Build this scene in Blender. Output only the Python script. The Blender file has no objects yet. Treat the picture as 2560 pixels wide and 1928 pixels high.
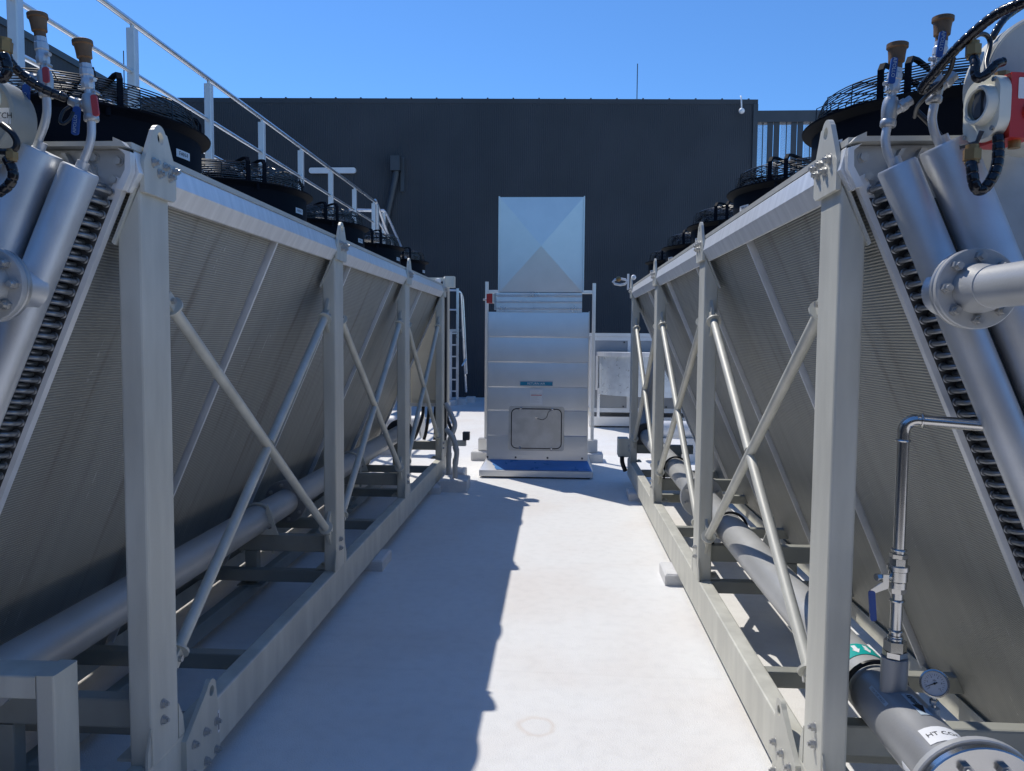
import bpy, bmesh, math, random
from mathutils import Vector, Matrix
from math import sin, cos, pi, radians, sqrt, atan2
random.seed(4)
scene = bpy.context.scene
COL = scene.collection

# ------------------------------------------------------------------ camera, sky, sun, exposure
CAM_Z = 1.667
def cam_axes(yaw, pitch, roll):
    f = Vector((-sin(yaw)*cos(pitch), cos(yaw)*cos(pitch), -sin(pitch)))
    r = Vector((cos(yaw), sin(yaw), 0)); u = r.cross(f)
    return cos(roll)*r+sin(roll)*u, -sin(roll)*r+cos(roll)*u, f
r_, u_, f_ = cam_axes(.0578, .0633, .0079)
cd = bpy.data.cameras.new('camera'); cam = bpy.data.objects.new('camera', cd); COL.objects.link(cam)
cam.matrix_world = Matrix(((r_.x, u_.x, -f_.x, 0), (r_.y, u_.y, -f_.y, 0), (r_.z, u_.z, -f_.z, CAM_Z), (0, 0, 0, 1)))
cd.sensor_width = 36; cd.lens = 1950/2560*36; cd.clip_start = .02; cd.clip_end = 600
scene.camera = cam

SUN = Vector((-.436, .50, 1)).normalized()
w = bpy.data.worlds.new('World'); scene.world = w; w.use_nodes = True
nt = w.node_tree; bg = nt.nodes['Background']
sky = nt.nodes.new('ShaderNodeTexSky'); sky.sky_type = 'NISHITA'; sky.sun_disc = False
sky.sun_elevation = math.asin(SUN.z); sky.sun_rotation = atan2(SUN.x, SUN.y)
sky.air_density = 1.0; sky.dust_density = 0; sky.ozone_density = 6.0; sky.altitude = 100
tint = nt.nodes.new('ShaderNodeMix'); tint.data_type = 'RGBA'; tint.blend_type = 'MULTIPLY'; tint.inputs[0].default_value = 1
tint.inputs[7].default_value = (.79, 1.16, 1.49, 1); nt.links.new(sky.outputs[0], tint.inputs[6])
nt.links.new(tint.outputs[2], bg.inputs[0]); bg.inputs[1].default_value = .108
sl = bpy.data.lights.new('sun', 'SUN'); sl.energy = 3.75; sl.angle = radians(.53); sl.color = (1, .95, .865)
so = bpy.data.objects.new('sun', sl); COL.objects.link(so); so.location = SUN*40
so.rotation_euler = (-SUN).to_track_quat('-Z', 'Y').to_euler()
scene.view_settings.view_transform = 'Standard'; scene.view_settings.look = 'None'
scene.view_settings.exposure = 0; scene.view_settings.gamma = 1

# ------------------------------------------------------------------ materials
def node(nt, t, **k):
    n = nt.nodes.new(t)
    for a, b in k.items(): setattr(n, a, b)
    return n
def mat(name, col, rough=.5, metal=0., var=.08, vscale=6., bump=0., bscale=60., rvar=.1, stretch=None, col2=None, ramp=(.4, .7), spec=None, aniso=None):
    """Principled surface with noise-driven colour, roughness and bump"""
    m = bpy.data.materials.new(name); m.use_nodes = True; nt = m.node_tree; b = nt.nodes['Principled BSDF']
    tc = node(nt, 'ShaderNodeTexCoord'); mp = node(nt, 'ShaderNodeMapping')
    nt.links.new(tc.outputs['Object'], mp.inputs[0])
    if stretch: mp.inputs['Scale'].default_value = stretch
    n1 = node(nt, 'ShaderNodeTexNoise'); n1.inputs['Scale'].default_value = vscale; n1.inputs['Detail'].default_value = 6
    nt.links.new(mp.outputs[0], n1.inputs['Vector'])
    cr = node(nt, 'ShaderNodeValToRGB'); nt.links.new(n1.outputs['Fac'], cr.inputs[0])
    c2 = col2 or tuple(min(1, c*(1+var)) for c in col); c1 = col if col2 else tuple(c*(1-var) for c in col)
    cr.color_ramp.elements[0].position = ramp[0]; cr.color_ramp.elements[1].position = ramp[1]
    cr.color_ramp.elements[0].color = (*c1, 1); cr.color_ramp.elements[1].color = (*c2, 1)
    nt.links.new(cr.outputs[0], b.inputs['Base Color'])
    mr = node(nt, 'ShaderNodeMapRange'); nt.links.new(n1.outputs['Fac'], mr.inputs[0])
    mr.inputs['To Min'].default_value = max(.03, rough-rvar); mr.inputs['To Max'].default_value = min(1, rough+rvar)
    nt.links.new(mr.outputs[0], b.inputs['Roughness']); b.inputs['Metallic'].default_value = metal
    if spec is not None: b.inputs['Specular IOR Level'].default_value = spec
    if bump:
        n2 = node(nt, 'ShaderNodeTexNoise'); n2.inputs['Scale'].default_value = bscale; n2.inputs['Detail'].default_value = 4
        nt.links.new(mp.outputs[0], n2.inputs['Vector'])
        bp = node(nt, 'ShaderNodeBump'); bp.inputs['Strength'].default_value = bump; bp.inputs['Distance'].default_value = .01
        nt.links.new(n2.outputs['Fac'], bp.inputs['Height']); nt.links.new(bp.outputs[0], b.inputs['Normal'])
    return m
M = {}
M['paint'] = mat('grey_frame_paint', (.58, .572, .505), .48, .1, .1, 4, .12, 220, stretch=(2.5, 2.5, .5))
M['paint_shaded'] = mat('shade_darkened_frame_paint', (.33, .335, .30), .5, .1, .1, 4, .1, 200)  # frame paint darkened: the deep shade under the coolers is put into the colour
M['fascia'] = mat('zinc_sheet', (.82, .825, .82), .4, .4, .07, 9, .04, 40, stretch=(1, 3, .35))
M['deck'] = mat('cream_deck_sheet', (.56, .55, .50), .5, .3, .06, 8)
M['steel'] = mat('dull_stainless', (.50, .505, .505), .42, .75, .12, 7, .04, 90)
M['header'] = mat('galvanised_header', (.66, .675, .69), .46, .7, .1, 5, .05, 120)
M['tube'] = mat('copper_free_tube', (.28, .29, .30), .35, .7, .1, 20)
M['sheet_dark'] = mat('tube_sheet', (.055, .057, .06), .6, .3, .2, 10)
M['strip'] = mat('divider_strip', (.80, .81, .82), .4, .25, .06, 8)
M['black'] = mat('black_fan_plastic', (.007, .009, .014), .6, 0, .2, 5, .02, 60, spec=.06)
M['wire'] = mat('black_coated_wire', (.012, .012, .014), .28, 0, .1, 5)
M['rubber'] = mat('black_conduit', (.008, .008, .011), .2, 0, .1, 5)
M['cable'] = mat('black_cable', (.01, .01, .012), .35, 0, .1, 5)
M['brass'] = mat('weathered_bronze', (.20, .115, .06), .55, .35, .2, 25, .1, 150)
M['brassnut'] = mat('brass_gland', (.34, .215, .09), .42, .6, .12, 20)
M['chrome'] = mat('polished_stainless', (.56, .55, .53), .2, 1, .05, 8, rvar=.05)
M['bolt'] = mat('zinc_bolt', (.50, .50, .49), .38, .8, .12, 30)
M['galv'] = mat('galvanised_duct_sheet', (.74, .74, .73), .32, .6, .03, 5, rvar=.04)
M['galvblue'] = mat('bright_galvanised_sheet', (.66, .72, .76), .3, .45, .06, 10, .02, 30)
M['film'] = mat('blue_protective_film', (.08, .25, .58), .3, .1, .06, 8)
M['alu'] = mat('aluminium', (.74, .76, .78), .3, .9, .05, 6)
M['alupale'] = mat('anodised_aluminium', (.66, .68, .70), .45, .6, .05, 6)
M['cream'] = mat('cream_plastic', (.72, .72, .63), .35, 0, .04, 6)
M['cabinet'] = mat('beige_cabinet_paint', (.56, .54, .47), .5, 0, .04, 4)
M['red'] = mat('red_plastic', (.50, .028, .02), .35, 0, .08, 8)
M['redgrip'] = mat('red_grip', (.48, .05, .05), .45, 0, .08, 20)
M['blue'] = mat('blue_grip', (.012, .06, .26), .35, 0, .1, 20)
M['white'] = mat('white_label', (.78, .79, .80), .45, 0, .03, 8)
M['ink'] = mat('black_ink', (.01, .01, .012), .5, 0, .1, 8)
M['teal'] = mat('teal_tape', (.0, .36, .33), .4, 0, .06, 8)
M['signblue'] = mat('teal_blue_sign', (.0, .23, .38), .4, 0, .05, 8)
M['pale'] = mat('pale_arrow', (.42, .50, .56), .4, 0, .05, 8)
M['greypipe'] = mat('grey_pipe_paint', (.44, .445, .44), .38, .15, .06, 5, .05, 160)
M['darkpipe'] = mat('charcoal_pipe_paint', (.30, .305, .31), .36, .2, .08, 6, .05, 160)
M['concrete'] = mat('painted_concrete', (.66, .66, .66), .75, 0, .08, 7, .5, 60)
M['lag'] = mat('white_pipe_lagging', (.72,.72,.72), .5, .1, .05, 5, .2, 15)
M['glass'] = mat('gauge_face', (.55, .56, .58), .12, 0, .04, 12)
M['gasket'] = mat('gasket', (.02, .02, .022), .7)
M['lens'] = mat('switch_lens', (.36, .39, .43), .1, .2, .3, 14)
M['diffuser'] = mat('opal_diffuser', (.75, .77, .79), .35, 0, .03, 5)
M['cladding'] = mat('charcoal_cladding', (.056, .061, .07), .55, 0, .12, .6, spec=.3)
M['dark'] = mat('charcoal_metal', (.06, .066, .075), .45, .2, .1, 3)
M['ahu'] = mat('grey_unit_panel', (.30, .315, .335), .42, .25, .05, 3)

def header_stained():
    m = M['header'].copy(); m.name = 'galvanised_header_stained'; nt = m.node_tree; b = nt.nodes['Principled BSDF']
    old = b.inputs['Base Color'].links[0].from_socket
    tc = node(nt, 'ShaderNodeTexCoord'); mp = node(nt, 'ShaderNodeMapping'); mp.inputs['Scale'].default_value = (30, 30, 1.2)
    nt.links.new(tc.outputs['Object'], mp.inputs[0])
    n = node(nt, 'ShaderNodeTexNoise'); n.inputs['Scale'].default_value = 1.1; n.inputs['Detail'].default_value = 5; nt.links.new(mp.outputs[0], n.inputs['Vector'])
    g = node(nt, 'ShaderNodeNewGeometry'); sx = node(nt, 'ShaderNodeSeparateXYZ'); nt.links.new(g.outputs['Normal'], sx.inputs[0])
    ma = node(nt, 'ShaderNodeMath', operation='MULTIPLY_ADD'); ma.inputs[1].default_value = -.75; nt.links.new(sx.outputs[0], ma.inputs[0]); nt.links.new(n.outputs['Fac'], ma.inputs[2])
    cr = node(nt, 'ShaderNodeValToRGB'); nt.links.new(ma.outputs[0], cr.inputs[0])
    e = cr.color_ramp.elements; e[0].position = 1.02; e[1].position = 1.30; e[1].color = (.5, .5, .5, 1)
    mx = node(nt, 'ShaderNodeMix', data_type='RGBA'); nt.links.new(cr.outputs[0], mx.inputs[0]); nt.links.new(old, mx.inputs[6]); mx.inputs[7].default_value = (.22, .17, .11, 1)
    nt.links.new(mx.outputs[2], b.inputs['Base Color'])
    return m
M['header_st'] = header_stained()

def coil_mat(slope_vec):
    """finned coil: rows of tubes run lengthwise, so the stripes follow the distance down the slope"""
    m = bpy.data.materials.new('finned_coil'); m.use_nodes = True; nt = m.node_tree; b = nt.nodes['Principled BSDF']
    tc = node(nt, 'ShaderNodeTexCoord')
    dt = node(nt, 'ShaderNodeVectorMath', operation='DOT_PRODUCT'); dt.inputs[1].default_value = slope_vec
    nt.links.new(tc.outputs['Object'], dt.inputs[0])
    mu = node(nt, 'ShaderNodeMath', operation='MULTIPLY'); mu.inputs[1].default_value = 2*pi/.0098; nt.links.new(dt.outputs['Value'], mu.inputs[0])
    sn = node(nt, 'ShaderNodeMath', operation='SINE'); nt.links.new(mu.outputs[0], sn.inputs[0])
    mr = node(nt, 'ShaderNodeMapRange'); mr.inputs['From Min'].default_value = -1; nt.links.new(sn.outputs[0], mr.inputs[0])
    mp = node(nt, 'ShaderNodeMapping'); mp.inputs['Scale'].default_value = (1, 9, 1.0); nt.links.new(tc.outputs['Object'], mp.inputs[0])
    n = node(nt, 'ShaderNodeTexNoise'); n.inputs['Scale'].default_value = 1.1; n.inputs['Detail'].default_value = 5; n.inputs['Distortion'].default_value = .4
    nt.links.new(mp.outputs[0], n.inputs['Vector'])
    cr = node(nt, 'ShaderNodeValToRGB'); nt.links.new(n.outputs['Fac'], cr.inputs[0])
    e = cr.color_ramp.elements; e[0].position = .28; e[0].color = (.27, .255, .22, 1); e[1].position = .8; e[1].color = (.425, .425, .385, 1); x_ = e.new(.42); x_.color = (.37, .37, .335, 1)
    mx = node(nt, 'ShaderNodeMix', data_type='RGBA', blend_type='MULTIPLY'); mx.inputs[0].default_value = 1
    cr2 = node(nt, 'ShaderNodeValToRGB'); nt.links.new(mr.outputs[0], cr2.inputs[0])
    e = cr2.color_ramp.elements; e[0].position = .15; e[0].color = (.66, .66, .66, 1); e[1].position = .8; e[1].color = (1.05, 1.05, 1.05, 1)
    nt.links.new(cr.outputs[0], mx.inputs[6]); nt.links.new(cr2.outputs[0], mx.inputs[7]); nt.links.new(mx.outputs[2], b.inputs['Base Color'])
    # scratches: short pale marks running down the fins
    mp2 = node(nt, 'ShaderNodeMapping'); mp2.inputs['Scale'].default_value = (.9, 26, .9); nt.links.new(tc.outputs['Object'], mp2.inputs[0])
    ns = node(nt, 'ShaderNodeTexNoise'); ns.inputs['Scale'].default_value = 1.6; ns.inputs['Detail'].default_value = 1; nt.links.new(mp2.outputs[0], ns.inputs['Vector'])
    nd = node(nt, 'ShaderNodeTexNoise'); nd.inputs['Scale'].default_value = 45; nt.links.new(tc.outputs['Object'], nd.inputs['Vector'])
    r1 = node(nt, 'ShaderNodeMapRange'); r1.inputs['From Min'].default_value = .71; r1.inputs['From Max'].default_value = .74; nt.links.new(ns.outputs['Fac'], r1.inputs[0])
    r2 = node(nt, 'ShaderNodeMapRange'); r2.inputs['From Min'].default_value = .5; r2.inputs['From Max'].default_value = .6; nt.links.new(nd.outputs['Fac'], r2.inputs[0])
    mm = node(nt, 'ShaderNodeMath', operation='MULTIPLY'); nt.links.new(r1.outputs[0], mm.inputs[0]); nt.links.new(r2.outputs[0], mm.inputs[1])
    m3 = node(nt, 'ShaderNodeMath', operation='MULTIPLY'); m3.inputs[1].default_value = .6; nt.links.new(mm.outputs[0], m3.inputs[0])
    mxs = node(nt, 'ShaderNodeMix', data_type='RGBA'); nt.links.new(m3.outputs[0], mxs.inputs[0]); nt.links.new(mx.outputs[2], mxs.inputs[6]); mxs.inputs[7].default_value = (.6, .6, .58, 1)
    nt.links.new(mxs.outputs[2], b.inputs['Base Color'])
    bpn = node(nt, 'ShaderNodeBump'); bpn.inputs['Strength'].default_value = .45; bpn.inputs['Distance'].default_value = .004
    nt.links.new(mr.outputs[0], bpn.inputs['Height']); nt.links.new(bpn.outputs[0], b.inputs['Normal'])
    b.inputs['Metallic'].default_value = .35; b.inputs['Roughness'].default_value = .5
    return m

def floor_mat():
    m = bpy.data.materials.new('white_roof_membrane'); m.use_nodes = True; nt = m.node_tree; b = nt.nodes['Principled BSDF']
    tc = node(nt, 'ShaderNodeTexCoord')
    def noise(s, d, dist=0):
        n = node(nt, 'ShaderNodeTexNoise'); n.inputs['Scale'].default_value = s; n.inputs['Detail'].default_value = d; n.inputs['Distortion'].default_value = dist
        nt.links.new(tc.outputs['Object'], n.inputs['Vector']); return n
    n1 = noise(1.1, 7, .3)
    cr = node(nt, 'ShaderNodeValToRGB'); nt.links.new(n1.outputs['Fac'], cr.inputs[0])
    e = cr.color_ramp.elements; e[0].position = .30; e[0].color = (.76, .73, .70, 1); e[1].position = .56; e[1].color = (.80, .797, .785, 1)
    n3 = noise(14, 6)
    cr3 = node(nt, 'ShaderNodeValToRGB'); nt.links.new(n3.outputs['Fac'], cr3.inputs[0])
    e = cr3.color_ramp.elements; e[0].position = .3; e[0].color = (.95, .95, .95, 1); e[1].position = .55; e[1].color = (1, 1, 1, 1)
    mx = node(nt, 'ShaderNodeMix', data_type='RGBA', blend_type='MULTIPLY'); mx.inputs[0].default_value = 1
    nt.links.new(cr.outputs[0], mx.inputs[6]); nt.links.new(cr3.outputs[0], mx.inputs[7])
    n10 = noise(230, 2); cr10 = node(nt, 'ShaderNodeValToRGB'); nt.links.new(n10.outputs['Fac'], cr10.inputs[0])
    e = cr10.color_ramp.elements; e[0].position = .3; e[0].color = (.90, .90, .90, 1); e[1].position = .62; e[1].color = (1.03, 1.03, 1.03, 1)
    mxg = node(nt, 'ShaderNodeMix', data_type='RGBA', blend_type='MULTIPLY'); mxg.inputs[0].default_value = 1
    nt.links.new(mx.outputs[2], mxg.inputs[6]); nt.links.new(cr10.outputs[0], mxg.inputs[7]); mx = mxg
    # dirt specks
    v = node(nt, 'ShaderNodeTexVoronoi'); v.inputs['Scale'].default_value = 9; nt.links.new(tc.outputs['Object'], v.inputs['Vector'])
    cr4 = node(nt, 'ShaderNodeValToRGB'); nt.links.new(v.outputs['Distance'], cr4.inputs[0])
    e = cr4.color_ramp.elements; e[0].position = .02; e[0].color = (.25, .24, .22, 1); e[1].position = .045; e[1].color = (1, 1, 1, 1)
    n5 = noise(2.3, 2)
    cr5 = node(nt, 'ShaderNodeValToRGB'); nt.links.new(n5.outputs['Fac'], cr5.inputs[0]); e = cr5.color_ramp.elements; e[0].position = .55; e[1].position = .62
    mx2 = node(nt, 'ShaderNodeMix', data_type='RGBA', blend_type='MULTIPLY'); nt.links.new(cr5.outputs[0], mx2.inputs[0]); nt.links.new(mx.outputs[2], mx2.inputs[6]); nt.links.new(cr4.outputs[0], mx2.inputs[7])
    # tide mark left by a puddle: a ring with a warm rim
    ds = node(nt, 'ShaderNodeVectorMath', operation='DISTANCE'); ds.inputs[1].default_value = (-.075, 3.24, 0)
    nt.links.new(tc.outputs['Object'], ds.inputs[0])
    n6 = noise(7, 3); ad = node(nt, 'ShaderNodeMath', operation='MULTIPLY_ADD'); ad.inputs[1].default_value = .08; nt.links.new(n6.outputs['Fac'], ad.inputs[0]); nt.links.new(ds.outputs['Value'], ad.inputs[2])
    cr6 = node(nt, 'ShaderNodeValToRGB'); nt.links.new(ad.outputs[0], cr6.inputs[0]); e = cr6.color_ramp.elements
    e[0].position = .10; e[0].color = (0, 0, 0, 1); e[1].position = .115; e[1].color = (.32, .32, .32, 1); x = e.new(.135); x.color = (0, 0, 0, 1)
    mx3 = node(nt, 'ShaderNodeMix', data_type='RGBA'); nt.links.new(cr6.outputs[0], mx3.inputs[0]); nt.links.new(mx2.outputs[2], mx3.inputs[6]); mx3.inputs[7].default_value = (.60, .47, .36, 1)
    sp = node(nt, 'ShaderNodeSeparateXYZ'); nt.links.new(tc.outputs['Object'], sp.inputs[0])
    n8 = noise(1.5, 2); wob = node(nt, 'ShaderNodeMath', operation='MULTIPLY_ADD'); wob.inputs[1].default_value = .05; nt.links.new(n8.outputs['Fac'], wob.inputs[0]); nt.links.new(sp.outputs[1], wob.inputs[2])
    pp = node(nt, 'ShaderNodeMath', operation='PINGPONG'); pp.inputs[1].default_value = .95; nt.links.new(wob.outputs[0], pp.inputs[0])
    cr9 = node(nt, 'ShaderNodeValToRGB'); nt.links.new(pp.outputs[0], cr9.inputs[0]); e = cr9.color_ramp.elements
    e[0].position = .004; e[0].color = (.86, .85, .83, 1); e[1].position = .014; e[1].color = (1, 1, 1, 1)
    mx9 = node(nt, 'ShaderNodeMix', data_type='RGBA', blend_type='MULTIPLY'); mx9.inputs[0].default_value = .18; nt.links.new(mx3.outputs[2], mx9.inputs[6]); nt.links.new(cr9.outputs[0], mx9.inputs[7])
    nt.links.new(mx9.outputs[2], b.inputs['Base Color'])
    b.inputs['Roughness'].default_value = .62; b.inputs['Specular IOR Level'].default_value = .3
    n2 = noise(160, 3); bp = node(nt, 'ShaderNodeBump'); bp.inputs['Strength'].default_value = .5; bp.inputs['Distance'].default_value = .006
    n7 = noise(3.5, 3); mxh = node(nt, 'ShaderNodeMath', operation='MULTIPLY_ADD'); mxh.inputs[1].default_value = 2.5; nt.links.new(n7.outputs['Fac'], mxh.inputs[0]); nt.links.new(n2.outputs['Fac'], mxh.inputs[2])
    nt.links.new(mxh.outputs[0], bp.inputs['Height']); nt.links.new(bp.outputs[0], b.inputs['Normal'])
    return m
M['floor'] = floor_mat()
def mesh_mat():
    m = bpy.data.materials.new('perforated_mesh'); m.use_nodes = True; nt = m.node_tree
    b = nt.nodes['Principled BSDF']; b.inputs['Base Color'].default_value = (.30, .33, .38, 1); b.inputs['Roughness'].default_value = .5
    tc = node(nt, 'ShaderNodeTexCoord'); v = node(nt, 'ShaderNodeTexNoise'); v.inputs['Scale'].default_value = 40
    nt.links.new(tc.outputs['Object'], v.inputs['Vector'])
    mt = node(nt, 'ShaderNodeMapRange'); mt.inputs['To Min'].default_value = .12; mt.inputs['To Max'].default_value = .42; nt.links.new(v.outputs['Fac'], mt.inputs[0])
    tr = node(nt, 'ShaderNodeBsdfTransparent'); mx = node(nt, 'ShaderNodeMixShader')
    nt.links.new(mt.outputs[0], mx.inputs[0]); nt.links.new(tr.outputs[0], mx.inputs[1]); nt.links.new(b.outputs[0], mx.inputs[2])
    nt.links.new(mx.outputs[0], nt.nodes['Material Output'].inputs[0]); return m
M['mesh'] = mesh_mat()

# ------------------------------------------------------------------ mesh helpers
V = Vector
def rrect(w, h, r=.008, n=3, cx=0, cy=0):
    p = []
    for (sx, sy, a0) in ((1, 1, 0), (-1, 1, 90), (-1, -1, 180), (1, -1, 270)):
        for i in range(n+1):
            a = radians(a0+90*i/n); p.append((cx+sx*(w/2-r)+r*cos(a), cy+sy*(h/2-r)+r*sin(a)))
    return p
def frame_of(d):
    d = V(d).normalized(); a = V((0, 0, 1)) if abs(d.z) < .9 else V((1, 0, 0))
    e1 = a.cross(d).normalized(); return e1, d.cross(e1), d
class MB:
    def __init__(s, T=None): s.v = []; s.f = []; s.m = []; s.cur = 0; s.T = T; s.flat = False
    def add(s, vs, fs):
        n = len(s.v)
        for p in vs: s.v.append(s.T(p) if s.T else V(p))
        for f in fs: s.f.append([n+i for i in f]); s.m.append(s.cur)
        return s
    def ext(s, poly, o, e1, e2, d):
        o, e1, e2, d = V(o), V(e1), V(e2), V(d); n = len(poly)
        a = [o+e1*p[0]+e2*p[1] for p in poly]
        return s.add(a+[p+d for p in a], [list(range(n))[::-1], list(range(n, 2*n))]+[[i, (i+1) % n, n+(i+1) % n, n+i] for i in range(n)])
    def box(s, x0, x1, y0, y1, z0, z1):
        return s.ext([(x0, y0), (x1, y0), (x1, y1), (x0, y1)], (0, 0, z0), (1, 0, 0), (0, 1, 0), (0, 0, z1-z0))
    def rbox(s, x0, x1, y0, y1, z0, z1, axis, r=.006):
        """box section with rounded long edges along the given axis"""
        s.flat = True
        if axis == 'z': return s.ext(rrect(x1-x0, y1-y0, r, 2, (x0+x1)/2, (y0+y1)/2), (0, 0, z0), (1, 0, 0), (0, 1, 0), (0, 0, z1-z0))
        if axis == 'y': return s.ext(rrect(x1-x0, z1-z0, r, 2, (x0+x1)/2, (z0+z1)/2), (0, y0, 0), (1, 0, 0), (0, 0, 1), (0, y1-y0, 0))
        return s.ext(rrect(y1-y0, z1-z0, r, 2, (y0+y1)/2, (z0+z1)/2), (x0, 0, 0), (0, 1, 0), (0, 0, 1), (x1-x0, 0, 0))
    def cyl(s, a, b, r, n=20, r2=None):
        return s.lathe([(0, 0), (r, 0), (r2 if r2 is not None else r, 1), (0, 1)], a, V(b)-V(a), n)
    def lathe(s, prof, o, axis, n=24):
        """prof: (radius, t) with t along axis (axis length counts)"""
        o = V(o); ax = V(axis); e1, e2, d = frame_of(ax); vs = []; fs = []; rows = []
        for (r, t) in prof:
            c = o+ax*t
            if r < 1e-7: rows.append([len(vs)]); vs.append(c)
            else:
                rows.append(list(range(len(vs), len(vs)+n)))
                for i in range(n): a = 2*pi*i/n; vs.append(c+e1*(r*cos(a))+e2*(r*sin(a)))
        for A, B in zip(rows, rows[1:]):
            for i in range(n):
                j = (i+1) % n
                if len(A) == 1 and len(B) == 1: continue
                if len(A) == 1: fs.append([A[0], B[j], B[i]])
                elif len(B) == 1: fs.append([A[i], A[j], B[0]])
                else: fs.append([A[i], A[j], B[j], B[i]])
        return s.add(vs, fs)
    def hexa(s, o, d, r, h, n=6, rot=0):
        e1, e2, dd = frame_of(d)
        return s.ext([(r*cos(2*pi*i/n+rot), r*sin(2*pi*i/n+rot)) for i in range(n)], o, e1, e2, dd*h)
    def tube(s, path, r, n=12, cap=True, closed=False):
        P = [V(p) for p in path]; N = len(P); vs = []; fs = []; prev = None
        for i, p in enumerate(P):
            if closed: t = (P[(i+1) % N]-P[i-1])
            else: t = (P[min(i+1, N-1)]-P[max(i-1, 0)])
            t.normalize()
            if prev is None: e1 = frame_of(t)[0]
            else: e1 = (prev-t*prev.dot(t)).normalized()
            prev = e1; e2 = t.cross(e1); rr = r[i] if isinstance(r, (list, tuple)) else r
            for k in range(n): a = 2*pi*k/n; vs.append(p+e1*(rr*cos(a))+e2*(rr*sin(a)))
        for i in range(N if closed else N-1):
            j = (i+1) % N
            for k in range(n): l = (k+1) % n; fs.append([i*n+k, i*n+l, j*n+l, j*n+k])
        if cap and not closed: fs += [list(range(n))[::-1], [(N-1)*n+k for k in range(n)]]
        return s.add(vs, fs)
    def ring(s, c, axis, R, r, n=48, m=6):
        e1, e2, d = frame_of(axis); c = V(c)
        return s.tube([c+e1*(R*cos(2*pi*i/n))+e2*(R*sin(2*pi*i/n)) for i in range(n)], r, m, closed=True)
    def sphere(s, c, r, n=14):
        return s.lathe([(r*sin(pi*i/8), -r*cos(pi*i/8)) for i in range(9)], c, (0, 0, 1), n)
    def holed(s, outline, hc, hr, o, e1, e2, d, n=40):
        """flat plate with one round hole; outline must be star-shaped about the hole"""
        o, e1, e2, d = V(o), V(e1), V(e2), V(d)
        ang = sorted([atan2(y-hc[1], x-hc[0]) % (2*pi) for x, y in outline]+[2*pi*i/n for i in range(n)])
        ang = [a for i, a in enumerate(ang) if i == 0 or a-ang[i-1] > 1e-4]
        out = []
        for a in ang:
            dx, dy = cos(a), sin(a); best = None
            for (p, q) in zip(outline, outline[1:]+outline[:1]):
                ex, ey = q[0]-p[0], q[1]-p[1]; det = dx*(-ey)+dy*ex
                if abs(det) < 1e-12: continue
                bx, by = p[0]-hc[0], p[1]-hc[1]
                t = (bx*(-ey)+by*ex)/det; u = (dx*by-dy*bx)/det
                if t > 0 and -1e-6 <= u <= 1+1e-6 and (best is None or t > best): best = t
            out.append((hc[0]+dx*best, hc[1]+dy*best))
        inn = [(hc[0]+hr*cos(a), hc[1]+hr*sin(a)) for a in ang]; N = len(ang)
        P = lambda L, k: [o+e1*p[0]+e2*p[1]+d*k for p in L]
        vs = P(out, 0)+P(inn, 0)+P(out, 1)+P(inn, 1); fs = []
        for i in range(N):
            j = (i+1) % N
            fs += [[i, N+i, N+j, j], [2*N+i, 2*N+j, 3*N+j, 3*N+i], [i, j, 2*N+j, 2*N+i], [N+i, 3*N+i, 3*N+j, N+j]]
        return s.add(vs, fs)
def origin(o):
    p = V((0, 0, 0))
    while o: p += o.location; o = o.parent
    return p
def ob(name, mb, m, parent=None, loc=None, smooth=32, label=None):
    me = bpy.data.meshes.new(name); w0 = V(loc) if loc is not None else (origin(parent) if parent else V((0, 0, 0)))
    bm = bmesh.new(); vv = [bm.verts.new(p-w0) for p in mb.v]
    for f, k in zip(mb.f, mb.m):
        try: fc = bm.faces.new([vv[i] for i in f]); fc.material_index = k
        except ValueError: pass
    bmesh.ops.recalc_face_normals(bm, faces=bm.faces); bm.to_mesh(me); bm.free()
    for x in (m if isinstance(m, (list, tuple)) else [m]): me.materials.append(M[x] if isinstance(x, str) else x)
    me.polygons.foreach_set('use_smooth', [True]*len(me.polygons)); me.set_sharp_from_angle(angle=radians(8 if mb.flat else smooth))
    o = bpy.data.objects.new(name, me); COL.objects.link(o)
    if parent: o.parent = parent; o.location = w0-origin(parent)
    else: o.location = w0
    if label: o['label'] = label
    return o
def thing(name, label, cat, loc, group=None):
    o = bpy.data.objects.new(name, None); COL.objects.link(o); o.location = loc; o.empty_display_size = .1
    return tag(o, label, cat, group)
def tag(o, label, cat, group=None):
    o['label'] = label; o['category'] = cat
    if group: o['group'] = group
    return o
def inst(src, parent, wloc):
    c = src.copy(); COL.objects.link(c); c.parent = parent; c.location = V(wloc)-(origin(parent) if parent else V((0, 0, 0))); return c
def smooth_path(P, k=6):
    P = [V(p) for p in P]; Q = [P[0]*2-P[1]]+P+[P[-1]*2-P[-2]]; out = []
    for i in range(1, len(Q)-2):
        a, b, c, d = Q[i-1:i+3]
        for j in range(k):
            t = j/k; out.append(.5*((2*b)+(c-a)*t+(2*a-5*b+4*c-d)*t*t+(3*b-a-3*c+d)*t**3))
    return out+[P[-1]]
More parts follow.
